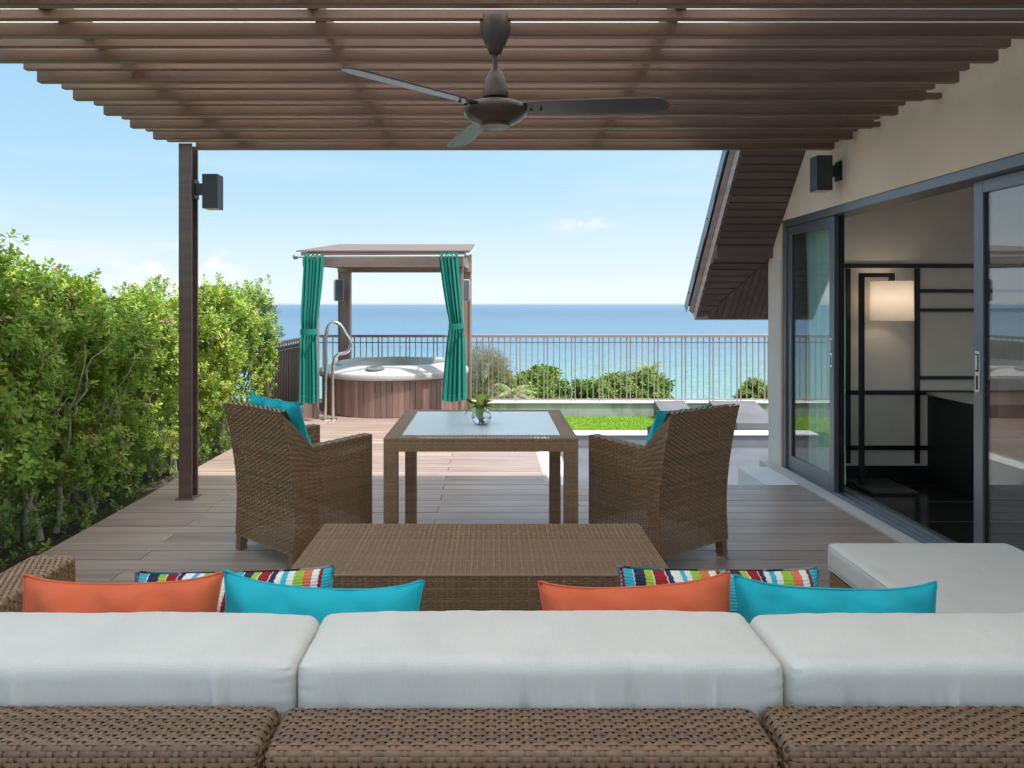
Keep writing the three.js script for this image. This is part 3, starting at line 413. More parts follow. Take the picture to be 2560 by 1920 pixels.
{
  const g = thing('gazebo', 'small pinkish brown timber gazebo standing over the hot tub', 'gazebo', [0, 0, 0]);
  const hpost = (x0, x1, d0, d1, h, y0 = 0) => [box(x0, x0 + 0.02, y0, h, -d1, -d0, true), box(x1 - 0.03, x1, y0, h, -d1, -d0, true), box(x0 + 0.02, x1 - 0.03, y0, h, -d1 + 0.02, -d0 - 0.02, true)];
  const fx = [-2.33, -2.165, -0.49, -0.345], rx = [-2.375, -2.19, -0.44, -0.30];
  part('post', hpost(fx[0], fx[1], 8.46, 8.6, 1.99), M.gazebo, g); part('post', hpost(fx[2], fx[3], 8.46, 8.6, 1.99), M.gazebo, g);
  part('post', hpost(rx[0], rx[1], 10.58, 10.72, 2.12, -0.4), M.gazebo, g); part('post', hpost(rx[2], rx[3], 10.58, 10.72, 2.2, -0.4), M.gazebo, g);
  part('beam', rbox(fx[0] - 0.004, fx[3] + 0.004, 1.893, 2.014, -8.62, -8.44), M.gazebo, g); part('beam', rbox(rx[0] - 0.004, rx[3] + 0.004, 1.925, 2.20, -10.74, -10.56), M.gazebo, g);
  const yf = (d) => lerp(2.014, 2.22, (d - 8.44) / 2.3);
  for (const [x0, x1] of [[fx[0], fx[0] + 0.1], [fx[3] - 0.1, fx[3]]]) part('beam', sideShape([[8.621, 1.91], [8.621, yf(8.62)], [10.559, yf(10.56)], [10.559, 1.98]], x0, x1), M.gazebo, g);
  for (const x of [-1.82, -1.31, -0.82]) part('rafter', sideShape([[8.621, 1.93], [8.621, yf(8.62) - 0.002], [10.559, yf(10.56) - 0.002], [10.559, 2.08]], x, x + 0.07), M.gazebo, g);
  part('fascia', rbox(fx[0] - 0.02, fx[3] + 0.03, 2.018, 2.070, -8.47, -8.42, 0.004), M.gazebo, g);
  part('roof_panel', sideShape([[8.40, 2.072], [8.40, 2.088], [10.75, 2.375], [10.75, 2.355]], fx[0] - 0.07, fx[3] + 0.09), M.gazeboRoof, g);
  part('roof_backing', sideShape([[8.475, 2.018], [8.475, 2.070], [10.7, 2.335], [10.7, 2.225]], fx[0] + 0.0, fx[3]), M.gazebo, g);
  const rodD = 8.3, yR = 2.003, rod = part('curtain_rod', cyl(V(-2.36, yR, -rodD), V(-0.31, yR + 0.012, -rodD), 0.014, 16), M.steel, g);
  for (const x of [-2.38, -0.29]) part('finial', new THREE.SphereGeometry(0.034, 20, 14).translate(x, yR + (x > -1 ? 0.012 : 0), -rodD), mat(0.35, 0.36, 0.37, 0.3, { metalness: 0.8 }), rod);
  for (const x of [-2.26, -0.42]) part('rod_bracket', rbox(x - 0.01, x + 0.01, yR - 0.01, yR + 0.012, -8.44, -rodD, 0.003), M.steel, rod);
  const curtain = (top, tie, bot, yT, yTie, yB, seed, label) => {
    const t = thing('gazebo_curtain', label, 'curtain', [0, 0, 0], 0, 'emerald curtains at the front of the gazebo'), D = rodD, X = (u) => (u - 1060) / 1470 * D; const ph = seed * 1.7;
    const P = (u, v) => { const y = lerp(yT, yB, v), k = (yT - yTie) / (yT - yB); let w; const a = v < k ? v / k : (v - k) / (1 - k); const s0 = v < k ? top : tie, s1 = v < k ? tie : bot; const e = v < k ? Math.pow(a, 1.25) : Math.pow(a, 0.62); const l = lerp(s0[0], s1[0], e), r = lerp(s0[1], s1[1], e);
      const pinch = Math.exp(-Math.pow((v - k) / 0.06, 2)), f = u * 5.2 * 2 * Math.PI + ph + 0.7 * Math.sin(v * 4 + ph) * (1 - pinch); const amp = lerp(0.034, 0.05, v) * (1 - 0.55 * pinch) * (0.7 + 0.3 * Math.sin(u * 9 + seed)); 
      return V(X(lerp(l, r, u)) + 0.012 * Math.sin(f * 2 + 1) * (1 - pinch), y + 0.01 * Math.sin(u * 7 + seed) * v, -D + amp * Math.sin(f) + 0.01); };
    part('cloth', grid(P, 150, 90), M.curtain, t);
    const kk = (yT - yTie) / (yT - yB); part('tieback', grid((u, v) => { const a = u * 2 * Math.PI, xc = (X(tie[0]) + X(tie[1])) / 2, rx = (X(tie[1]) - X(tie[0])) / 2 + 0.012; return V(xc + rx * Math.cos(a), yTie + 0.035 - v * 0.07 + 0.012 * Math.cos(a) * (seed > 1 ? 1 : 0.2), -D + 0.02 + 0.085 * Math.sin(a)); }, 48, 4), M.curtain, t);
    for (let i = 0; i < 4; i++) { const x = X(lerp(top[0], top[1], (i + 0.6) / 4.4)); part('eyelet', new THREE.TorusGeometry(0.022, 0.005, 8, 20).rotateY(1.1).translate(x, yR + 0.004, -D + 0.012), M.steel, t); }
    const hem = part('hem_stitch', grid((u, v) => P(u, 0.955 + v * 0.003).add(V(0, 0, 0.002)), 120, 1), mat(0.03, 0.45, 0.36, 0.8), t);
  };
  curtain([659, 699], [652, 684], [650, 689], 2.03, 1.09, 0.22, 1, 'emerald green curtain tied to the left front gazebo post');
  curtain([947, 989], [971, 1001], [954, 1009], 2.055, 1.155, 0.245, 2, 'emerald green curtain sweeping to the right front gazebo post');
  for (const [x, label, xo] of [[-2.33, 'grey box loudspeaker on the left rear gazebo post', 0], [-0.385, 'grey box loudspeaker on the right rear gazebo post', 0.0]]) {
    const s = thing('loudspeaker', label, 'loudspeaker', [x, CAM_H + 31 / 1470 * 10.4, -10.42], x < -1 ? 0.35 : 0.1, 'box loudspeakers on the rear gazebo posts');
    part('cabinet', softBox(0.135, 0.33, 0.14, 0.02, [8, 8, 8]), mat(0.55, 0.56, 0.57, 0.5), s); part('grille', softBox(0.115, 0.31, 0.02, 0.01, [6, 6, 4]), mat(0.14, 0.16, 0.18, 0.6), s, [0, 0, 0.066]); part('bracket', rbox(-0.02, 0.02, -0.03, 0.03, -0.16, -0.06, 0.003), M.alu, s);
  }
}
// ------------------------------------------------------------------ concrete loungers on the lawn
{
  const mk = (x0, x1, label) => { const t = thing('concrete_lounger', label, 'lounger', [(x0 + x1) / 2, -0.35, -9.58], 0, 'built-in grey concrete loungers on the lawn'), w = (x1 - x0) / 2;
    part('seat', sideShape([[0, 0], [0, 0.10], [0.012, 0.108], [0.72, 0.112], [0.72, 0]], -w, w), M.concrete, t); part('backrest', sideShape([[0.724, 0.0], [0.724, 0.112], [1.22, 0.238], [1.26, 0.235], [1.26, 0.0]], -w, w), M.concrete, t); return t; };
  mk(2.60, 3.08, 'grey concrete lounger directly behind the right wicker chair, nearer the tub'); mk(3.47, 4.2, 'grey concrete lounger at the house end of the lawn');
}

// ------------------------------------------------------------------ dining table, vase and flowers
{
  const x0 = -0.545, x1 = 0.445, dn = 3.46, df = 4.40, h = 0.74, t = thing('dining_table', 'square wicker dining table with frosted pale glass top', 'table', [(x0 + x1) / 2, 0, -(dn + df) / 2]);
  const w = (x1 - x0) / 2, d = (df - dn) / 2, b = 0.085, ap = 0.068, L = 0.068;
  const ci = 0.022; part('core', [box(-w + ci, w - ci, h - ap + 0.004, h - 0.02, d - b + 0.01, d - ci), box(-w + ci, w - ci, h - ap + 0.004, h - 0.02, -d + ci, -d + b - 0.01), box(-w + ci, -w + b - 0.01, h - ap + 0.004, h - 0.02, -d + b, d - b), box(w - b + 0.01, w - ci, h - ap + 0.004, h - 0.02, -d + b, d - b)], M.wickerCore, t);
  const o = { amp: 0.0016, k: 2, across: 2 }, g = [];
  // top border strips and the apron, all woven
  g.push(weaveAll(flat(V(-w, h, d), V(2 * w, 0, 0), V(0, 0, -b)), 54, 9, { ...o, seed: 1 }), weaveAll(flat(V(-w, h, -d + b), V(2 * w, 0, 0), V(0, 0, -b)), 54, 9, { ...o, seed: 2 }));
  g.push(weaveAll(flat(V(-w + b, h, d - b), V(0, 0, -2 * d + 2 * b), V(-b, 0, 0)), 44, 9, { ...o, seed: 3 }), weaveAll(flat(V(w, h, d - b), V(0, 0, -2 * d + 2 * b), V(-b, 0, 0)), 44, 9, { ...o, seed: 4 }));
  g.push(weaveAll(flat(V(-w, h - ap, d), V(2 * w, 0, 0), V(0, ap, 0)), 54, 7, { ...o, seed: 5 }), weaveAll(flat(V(w, h - ap, -d), V(-2 * w, 0, 0), V(0, ap, 0)), 54, 7, { ...o, seed: 6 }));
  g.push(weaveAll(flat(V(w, h - ap, d), V(0, 0, -2 * d), V(0, ap, 0)), 50, 7, { ...o, seed: 7 }), weaveAll(flat(V(-w, h - ap, -d), V(0, 0, 2 * d), V(0, ap, 0)), 50, 7, { ...o, seed: 8 }));
  weavePart('woven_frame', g, t);
  const lg = [], hl = h - ap, lo = { ...o, seed: 11 }; for (const [ax, az, bx, bz] of [[0, L, L, 0], [L, L, 0, -L], [L, 0, -L, 0], [0, 0, 0, L]]) lg.push(weaveAll(flat(V(ax, 0, az), V(bx, 0, bz), V(0, hl, 0)), 4, 72, { ...lo, seed: 11 + ax * 9 + az })); lg.push();
  const leg = mergeGeometries(lg); for (const [x, z] of [[-w, d - L], [w - L, d - L], [-w, -d], [w - L, -d]]) { const m = part('leg', leg, M.wicker, t, [x, 0, z]); part('leg_core', box(0.02, L - 0.02, 0, hl, 0.02, L - 0.02), M.wickerCore, m); }
  part('glass_top', rbox(-w + b - 0.002, w - b + 0.002, h - 0.008, h + 0.0015, -d + b - 0.002, d - b + 0.002, 0.002), new THREE.MeshPhysicalMaterial({ color: col(0.66, 0.73, 0.77), roughness: 0.2 }), t);

  const vx = -0.052, vd = 3.86, vs = thing('vase', 'round clear glass bowl vase half full of water on the dining table', 'vase', [vx, h + 0.002, -vd]);
  const gl = new THREE.MeshPhysicalMaterial({ color: col(1, 1, 1), roughness: 0, transmission: 1, thickness: 0.003, ior: 1.45 });
  part('glass', lathe([[0, 0], [0.03, 0], [0.044, 0.008], [0.056, 0.03], [0.058, 0.048], [0.05, 0.07], [0.036, 0.084], [0.033, 0.092], [0.036, 0.1], [0.034, 0.1], [0.031, 0.092], [0.034, 0.083], [0.0475, 0.069], [0.0555, 0.048], [0.0535, 0.031], [0.042, 0.0115], [0.029, 0.0035], [0, 0.0035]], 48), gl, vs);
  part('water', lathe([[0, 0.004], [0.0285, 0.004], [0.0415, 0.012], [0.053, 0.031], [0.0552, 0.045], [0, 0.045]], 48), new THREE.MeshPhysicalMaterial({ color: col(1, 1, 1), roughness: 0, transmission: 1, thickness: 0.05, ior: 1.33 }), vs);
  const fl = thing('flower', 'short cut tropical stems with broad green leaves and dark red buds in the vase', 'flower', [vx, h + 0.002, -vd]);
  const leafM = [mat(0.16, 0.30, 0.03, 0.35), mat(0.28, 0.42, 0.03, 0.35), mat(0.09, 0.20, 0.03, 0.35)];
  const leaf = (a, len, wd, el, droop, y0, mi) => { const P = (u, v) => { const s = u, r = len * s, e = el - 0.55 * droop * s, y = y0 + r * Math.sin(e), rr = r * Math.cos(e) + 0.004, ww = 1.3 * wd * Math.pow(Math.sin(Math.PI * Math.pow(s, 0.8)), 0.8) * (v - 0.5), f = Math.abs(v - 0.5) * 2; return V(Math.cos(a) * rr - Math.sin(a) * ww, y + 0.012 * f * Math.sin(Math.PI * s), -(Math.sin(a) * rr + Math.cos(a) * ww)); }; part('leaf', grid(P, 14, 6), leafM[mi], fl); };
  leaf(-0.25, 0.115, 0.040, 0.55, 1.5, 0.092, 0); leaf(0.55, 0.10, 0.034, 0.95, 0.3, 0.097, 2); leaf(2.45, 0.10, 0.036, 1.0, 0.2, 0.097, 0); leaf(1.6, 0.075, 0.05, 1.3, 0.2, 0.1, 1); leaf(3.35, 0.105, 0.034, 0.35, 1.5, 0.094, 2); leaf(-1.85, 0.085, 0.036, 0.0, 1.9, 0.098, 0); leaf(-0.9, 0.08, 0.04, 0.5, 1.3, 0.097, 0); leaf(2.95, 0.09, 0.034, 0.7, 0.9, 0.094, 1); leaf(-2.5, 0.075, 0.036, 0.7, 1.3, 0.097, 1); leaf(0.1, 0.07, 0.034, 0.9, 0.8, 0.097, 1);
  part('stem', [tube([V(0.012, 0.006, 0), V(0.0, 0.05, 0.004), V(-0.012, 0.1, 0)], 0.004, 12, 8), tube([V(-0.014, 0.006, 0.008), V(0.004, 0.05, -0.004), V(0.016, 0.11, 0.008)], 0.004, 12, 8), tube([V(0, 0.006, -0.014), V(0, 0.06, 0), V(-0.03, 0.105, 0.01)], 0.003, 12, 8)], leafM[2], fl);
  const bud = (p, q, n) => { const gs = []; for (let i = 0; i < n; i++) { const s = i / (n - 1), a = i * 2.4, r = 0.008 * (1 - 0.75 * s); gs.push(new THREE.SphereGeometry(0.006, 8, 6).scale(1, 1.5, 1).translate(lerp(p.x, q.x, s) + Math.cos(a) * r, lerp(p.y, q.y, s), lerp(p.z, q.z, s) + Math.sin(a) * r)); } part('red_bud', gs, mat(0.22, 0.012, 0.018, 0.45), fl); };
  bud(V(0.018, 0.10, 0.02), V(0.02, 0.138, 0.024), 14); bud(V(-0.045, 0.118, 0.012), V(-0.078, 0.140, 0.014), 8);
}
// ------------------------------------------------------------------ wicker armchairs
{
  const wh = 0.282, hb = 0.856, hd = 0.642, ha = 0.652, zt = -0.345, zb = -0.26, zd = -0.145, zf = 0.279, hp = 0.085, T = 0.068, SEAT = 0.40;
  const zr = (y) => { const s = (y - hp) / (hb - hp); return zb - 0.085 * Math.pow(clamp((y - 0.32) / (hb - 0.32), 0, 1), 1.6) - 0.012 * Math.pow(clamp((0.3 - y) / 0.25, 0, 1), 1.5); };
  const geos = {};
  const wv = (P, nu, nv, seed, sign = 1) => weaveAll(P, nu, nv, { amp: 0.0024, k: 3, across: 2, rw: 0.43, seed, sign });
  // outer back panel: leaning, slightly dished
  const back = (u, v) => { const y = lerp(hp, hb + 0.0, v), dish = 0.018 * Math.sin(Math.PI * u) * v; return V(lerp(wh, -wh, u), y, zr(y) + dish); };
  const top = (s) => s < 0.36 ? [lerp(zr(hb), zd, s / 0.36), lerp(hb, hd, Math.pow(s / 0.36, 0.92))] : [lerp(zd, zf, (s - 0.36) / 0.64), lerp(hd, ha, (s - 0.36) / 0.64)];

  const sideP = (x) => (u, v) => { const [tz, ty] = top(u); const bz = lerp(zb - 0.01, zf, u), y = lerp(hp, ty, v); if (u < 0.36) { const z0 = zr(y), z1 = lerp(lerp(zb, zf, 0.36), zd, v), z = lerp(z0, z1, u / 0.36); return V(x, y, z); } return V(x, y, lerp(lerp(zb, zf, u), tz, v)); };
  geos.back = [wv(back, 24, 66, 41)];
  geos.arms = [wv((u, v) => sideP(wh)(1 - u, v), 24, 50, 42), wv(sideP(-wh), 24, 50, 43)];
  const inner = (x) => (u, v) => { const [tz, ty] = top(lerp(0.22, 1, u)); return V(x, lerp(SEAT, ty, v), tz); };
  geos.arms.push(wv(inner(wh - T), 20, 20, 44), wv((u, v) => inner(-wh + T)(1 - u, v), 20, 20, 45));
  // arm tops, arm fronts, back top and inner back, seat
  const atop = (x) => (u, v) => { const [z, y] = top(u); return V(lerp(x + T / 2, x - T / 2, v), y + 0.001, z); };
  geos.arms.push(wv((u, v) => atop(wh - T / 2)(u, 1 - v), 24, 6, 46, -1), wv((u, v) => atop(-wh + T / 2)(u, 1 - v), 24, 6, 47, -1));
  for (const x of [wh, -wh + T]) geos.arms.push(wv(flat(V(x - T, hp, zf + 0.001), V(T, 0, 0), V(0, ha - hp, 0)), 3, 52, 48));
  geos.back.push(wv((u, v) => V(lerp(-wh, wh, u), hb + 0.001 + 0.004 * Math.sin(Math.PI * v), zr(hb) + 0.018 * Math.sin(Math.PI * u) + (1 - v) * 0.045), 24, 4, 50));
  geos.back.push(wv((u, v) => { const y = lerp(SEAT, hb, v); return V(lerp(-wh + 0.02, wh - 0.02, u), y, zr(y) + 0.05 + 0.018 * Math.sin(Math.PI * u) * v + 0.1 * (1 - v)); }, 22, 34, 51));
  geos.seat = [wv(flat(V(-wh + T, SEAT, zf - 0.004), V(2 * wh - 2 * T, 0, 0), V(0, 0, zr(SEAT) + 0.14 - zf)), 20, 34, 52), wv(flat(V(-wh + T, hp + 0.06, zf - 0.003), V(2 * wh - 2 * T, 0, 0), V(0, SEAT - hp - 0.06, 0)), 20, 24, 53)];
  const G = { back: mergeGeometries(geos.back), arms: mergeGeometries(geos.arms), seat: mergeGeometries(geos.seat) };
  const legW = (seed) => { const L = 0.052, h = hp + 0.03, q = []; for (const [ax, az, bx, bz] of [[-1, 1, 2, 0], [1, 1, 0, -2], [1, -1, -2, 0], [-1, -1, 0, 2]]) q.push(weaveAll((u, v) => { const k = lerp(0.8, 1, v) * L / 2; return V((ax + bx * u) * k, h * v, (az + bz * u) * k - 0.016 * (1 - v) * seed); }, 3, 14, { amp: 0.0014, k: 2, across: 2, seed: 60 + ax })); return mergeGeometries(q); };
  const chair = thing('wicker_armchair', 'brown wicker armchair on the left of the table with turquoise cushion', 'armchair', [-1.097, 0, -3.989], Math.PI - 0.677, 'wicker armchairs at the dining table');
  for (const [n, g] of [['backrest', G.back], ['armrests', G.arms], ['seat', G.seat]]) weavePart(n, [g], chair);
  for (const [x, z, s] of [[wh - 0.03, zb + 0.025, 1], [-wh + 0.03, zb + 0.025, 1], [wh - 0.034, zf - 0.034, 0], [-wh + 0.034, zf - 0.034, 0]]) { const m = part('leg', legW(s), M.wicker, chair, [x, 0, z]); part('leg_core', box(-0.02, 0.02, 0, hp, -0.02 - 0.008 * s, 0.02 - 0.008 * s), M.wickerCore, m); part('foot', new THREE.CylinderGeometry(0.016, 0.018, 0.008, 12).translate(0, 0.004, -0.016 * s), M.aluDark, m); }
  const c2 = chair.clone(); c2.name = numbered('wicker_armchair'); c2.position.set(0.968, 0, -3.939); c2.rotation.set(0, Math.PI + 0.60, 0); c2.userData.label = 'brown wicker armchair on the right of the table, nearest the glass doors'; scene.add(c2);
}
// ------------------------------------------------------------------ pillows
function pillowGeo(w, h, t, seed, pinch = 0.09, sag = 0) {
  const N = 44, Mv = 26, mk = (s) => grid((u, v) => {
    const a = u * 2 - 1, b = v * 2 - 1, x = a * w / 2 * (1 - pinch * 0.55 * (1 - b * b)), y = b * h / 2 * (1 - pinch * (1 - Math.pow(Math.abs(a), 3.4))) - (b > 0 ? sag * b * (1 - Math.pow(Math.abs(a), 1.6)) : 0);
    const e = Math.pow(Math.max(0, (1 - Math.pow(Math.abs(a), 2.6)) * (1 - Math.pow(Math.abs(b), 2.4))), 0.55);
    const cr = 0.016 * Math.sin(a * 9 + b * 3 + seed) * (1 - e) * e * 4 + 0.012 * (fbm(a * 2.2 + seed, b * 2.2, seed) - 0.5) * e + 0.010 * (fbm(a * 6 + seed, b * 5, seed + 3) - 0.5) * e;
    return V(x, y + 0.006 * (fbm(a * 4 + 5, seed, 8) - 0.5), s * (t / 2 * e + cr * Math.min(1, e * 2)));
  }, N, Mv);
  const f = mk(1), b = mk(-1); const ix = b.index.array; for (let i = 0; i < ix.length; i += 3) { const q = ix[i]; ix[i] = ix[i + 1]; ix[i + 1] = q; } b.computeVertexNormals(); return mergeGeometries([f, b]);
}
const seamGeo = (w, h, pinch, sag) => { const pts = []; for (let i = 0; i < 80; i++) { const q = i / 80 * 4, s = Math.floor(q), f = (q - s) * 2 - 1; const [a, b] = s === 0 ? [f, 1] : s === 1 ? [1, -f] : s === 2 ? [-f, -1] : [-1, f]; pts.push(V(a * w / 2 * (1 - pinch * 0.55 * (1 - b * b)), b * h / 2 * (1 - pinch * (1 - Math.pow(Math.abs(a), 3.4))) - (b > 0 ? sag * b * (1 - Math.pow(Math.abs(a), 1.6)) : 0), 0)); } return tube(pts, 0.0032, 160, 6, true); };
function pillow(label, m, pos, rot, w, h, t, seed, group, pinch = 0.09, sag = 0) {
  const p = thing('pillow', label, 'pillow', pos, 0, group); p.rotation.set(...rot, 'YXZ');
  const g = pillowGeo(w, h, t, seed, pinch, sag); part('cover', g, m, p); part('seam', seamGeo(w, h, pinch, sag), m, p); return p;
}
const stripes = [['w', 1], ['r', 2.2], ['t', 8], ['w', 0.8], ['n', 9], ['g', 6.5], ['w', 0.8], ['r', 10], ['w', 0.8], ['n', 4.5], ['w', 8], ['t', 4], ['w', 5], ['g', 8], ['o', 8], ['w', 6], ['r', 3.4], ['t', 8], ['w', 0.8], ['n', 8], ['g', 5.5], ['w', 1], ['r', 9], ['w', 0.8], ['n', 4.5], ['w', 5], ['t', 4.5], ['w', 5.5], ['g', 8], ['o', 7.5], ['w', 6], ['r', 3], ['t', 8]];
const SC = { w: [0.93, 0.92, 0.88], r: [0.62, 0.09, 0.13], t: [0.22, 0.72, 0.80], n: [0.16, 0.18, 0.33], g: [0.64, 0.78, 0.24], o: [0.93, 0.47, 0.33] };
const stripeTot = stripes.reduce((a, b) => a + b[1], 0);
const stripeT = tex(1024, 128, (u, v, i, j) => { let x = u * stripeTot + ((j % 4) < 2 ? 0.22 : -0.22), k = 0; while (k < stripes.length - 1 && x > stripes[k][1]) { x -= stripes[k][1]; k++; } const c = SC[stripes[k][0]], q = 0.94 + 0.08 * hash(i >> 1, j >> 1, 4); return [c[0] * q, c[1] * q, c[2] * q]; }, true, [1, 1]);
const ribB = tex(64, 256, (u, v) => 0.5 + 0.5 * Math.sin(v * Math.PI * 2 * 42), false);
const stripeM = new THREE.MeshStandardMaterial({ map: stripeT, bumpMap: ribB, bumpScale: 0.0015, roughness: 0.9, side: THREE.DoubleSide });
pillow('turquoise cushion leaning on the back of the left wicker armchair', M.turq, [-1.185, 0.675, -3.878], [-0.30, Math.PI - 0.677, 0.03], 0.47, 0.47, 0.15, 5, 'turquoise cushions on the armchairs', 0.06);
pillow('turquoise cushion leaning on the back of the right wicker armchair', M.turq, [1.045, 0.645, -3.825], [-0.30, Math.PI + 0.60, 0], 0.45, 0.43, 0.15, 6, 'turquoise cushions on the armchairs', 0.06);
// ------------------------------------------------------------------ coffee table
{
  const x0 = -0.768, x1 = 0.684, dn = 2.563, df = 3.157, h = 0.40, t = thing('coffee_table', 'long low wicker coffee table in front of the dining set', 'coffee table', [(x0 + x1) / 2, 0, -(dn + df) / 2]), w = (x1 - x0) / 2, d = (df - dn) / 2, r = 0.012;
  part('core', box(-w + 0.05, w - 0.05, 0.03, h - 0.05, -d + 0.05, d - 0.05), M.wickerCore, t);
  const o = { amp: 0.0024, k: 4, across: 3, sw: 0.2, rw: 0.42 };
  weavePart('woven_top', [weaveAll(flat(V(-w, h, d), V(2 * w, 0, 0), V(0, 0, -2 * d)), 66, 58, { ...o, seed: 71 })], t);
  const f = []; f.push(weaveAll(flat(V(-w, 0.03, d), V(2 * w, 0, 0), V(0, h - 0.03, 0)), 66, 40, { ...o, seed: 72 }), weaveAll(flat(V(w, 0.03, -d), V(-2 * w, 0, 0), V(0, h - 0.03, 0)), 66, 40, { ...o, k: 2, across: 2, seed: 73 }), weaveAll(flat(V(w, 0.03, d), V(0, 0, -2 * d), V(0, h - 0.03, 0)), 27, 40, { ...o, k: 2, across: 2, seed: 74 }), weaveAll(flat(V(-w, 0.03, -d), V(0, 0, 2 * d), V(0, h - 0.03, 0)), 27, 40, { ...o, k: 2, across: 2, seed: 75 }));
  weavePart('woven_sides', f, t);
  const rp = [V(-w, h, d), V(w, h, d), V(w, h, -d), V(-w, h, -d)], rim = rp.map((p, i) => cyl(p, rp[(i + 1) % 4], 0.0035, 6));
  part('rim_cord', rim, mat(WB[0] * 1.05, WB[1] * 1.05, WB[2] * 1.05, 0.55), t);
  for (const [x, z] of [[-w + 0.06, d - 0.06], [w - 0.06, d - 0.06], [-w + 0.06, -d + 0.06], [w - 0.06, -d + 0.06]]) part('foot', new THREE.CylinderGeometry(0.02, 0.022, 0.03, 12).translate(x, 0.015, z), M.aluDark, t);
}
// ------------------------------------------------------------------ sofa modules in the foreground: every strand that shows is a piece
{
  const sofa = (x0, x1, dy, dz, label, seed, nu, extra) => {
    const t = thing('sofa_module', label, 'sofa', [(x0 + x1) / 2, 0, 0], 0, 'wicker sofa modules in the foreground'), w = (x1 - x0) / 2, dn = 1.158 + dz, df = 1.29 + dz, h = 0.66 + dy, r = 0.016, yb = 0.10;
    // profile: up the back face, over the rounded top, a little way down in front
    const segs = [['l', V(0, yb, -dn), V(0, h - r, -dn)], ['c', h - r, -dn - r, Math.PI, Math.PI / 2], ['l', V(0, h, -dn - r), V(0, h, -df + r)], ['c', h - r, -df + r, Math.PI / 2, 0], ['l', V(0, h - r, -df), V(0, 0.44, -df)]];
    const len = segs.map((s) => s[0] === 'l' ? s[1].distanceTo(s[2]) : r * Math.PI / 2), tot = len.reduce((a, b) => a + b);
    const prof = (v) => { let q = v * tot, i = 0; while (i < 4 && q > len[i]) { q -= len[i]; i++; } const s = segs[i], f = clamp(q / len[i], 0, 1); if (s[0] === 'l') return [lerp(s[1].y, s[2].y, f), lerp(s[1].z, s[2].z, f), i === 0 ? 0 : i === 2 ? 1 : -1]; const a = lerp(s[3], s[4], f); return [s[1] + r * Math.sin(a), s[2] - r * Math.cos(a), i]; };
    const cy = h - 0.05, P = (u, v) => { const [y, z] = prof(v), ex = Math.max(0, Math.abs(u * 2 - 1) * w - (w - r * 1.4)) / (r * 1.4), ins = r * (1 - Math.sqrt(Math.max(0, 1 - ex * ex))); const zm = -(dn + df) / 2, yy = y > h - r ? y - ins : y, z2 = z > zm ? Math.max(zm, z - ins * (z > -dn - r ? 1 : 0)) : Math.min(zm, z + ins * (z < -df + r ? 1 : 0)); return V(lerp(-w, w, u), yy, z2); };
    const nv = Math.round(tot / 0.0092), wv = weave(P, nu, nv, { amp: 0.0018, k: 6, across: 5, rw: 0.52, sw: 0.20, seed, sign: 1, base: [0.180, 0.104, 0.060] });
    wv.rows.forEach((g) => part('strand', g, M.wicker, t)); wv.stakes.forEach((g) => part('stake', g, M.wicker, t));
    part('core', [box(-w + 0.04, w - 0.04, 0.05, h - 0.045, -df + 0.045, -dn - 0.045)], M.wickerCore, t);
    const sd = []; for (const s of [-1, 1]) sd.push(weaveAll(s > 0 ? flat(V(w, yb, -dn - 0.004), V(0, 0, -(df - dn) + 0.008), V(0, h - yb - 0.012, 0)) : flat(V(-w, yb, -df + 0.004), V(0, 0, df - dn - 0.008), V(0, h - yb - 0.012, 0)), 6, 60, { amp: 0.0022, k: 4, across: 3, seed: seed + 5 }));
    weavePart('woven_ends', sd, t);
    // seat base
    part('seat_frame', box(-w + 0.01, w - 0.01, 0.05, 0.278, -2.04, -df - 0.004), M.wickerCore, t);
    weavePart('woven_base', [weaveAll(flat(V(w - 0.005, 0.05, -2.046), V(-2 * w + 0.01, 0, 0), V(0, 0.228, 0)), nu, 24, { amp: 0.0022, k: 2, across: 2, seed: seed + 9 })], t);
    for (const x of [-w + 0.06, w - 0.06]) for (const z of [-dn - 0.06, -1.98]) part('foot', box(x - 0.02, x + 0.02, 0, 0.05, z - 0.02, z + 0.02), M.aluDark, t);
    if (extra) extra(t, w); return t;
  };
  sofa(-1.60, -0.397, 0.004, 0.0, 'left end wicker sofa module with a broad woven armrest', 81, 56, (t, w) => {
    const h = 0.55, z0 = -1.30, z1 = -2.36, T = 0.16, q = [], xo = -w, xi = -w + T, o = { amp: 0.0023, k: 4, across: 3 };
    q.push(weaveAll((u, v) => V(lerp(xo, xi, v), h - 0.012 * Math.pow(Math.abs(v * 2 - 1), 8), lerp(z1, z0, u)), 52, 17, { ...o, seed: 91 }), weaveAll(flat(V(xi, 0.05, z0), V(0, 0, z1 - z0), V(0, h - 0.062, 0)), 52, 44, { ...o, seed: 92 }), weaveAll(flat(V(xi, 0.05, z1), V(xo - xi, 0, 0), V(0, h - 0.062, 0)), 8, 44, { ...o, seed: 93 }), weaveAll(flat(V(xo, 0.05, z1), V(0, 0, z0 - z1), V(0, h - 0.062, 0)), 52, 44, { ...o, k: 2, across: 2, seed: 94 }));
    weavePart('armrest', q, t); part('armrest_core', box(xo + 0.04, xi - 0.04, 0.05, h - 0.05, z1 + 0.04, z0), M.wickerCore, t);
  });
  sofa(-0.389, 0.496, 0.0, 0.0, 'middle wicker sofa module between the two end modules', 82, 42);
  sofa(0.506, 1.36, 0.006, -0.004, 'right wicker sofa module beside the white ottoman', 83, 40);
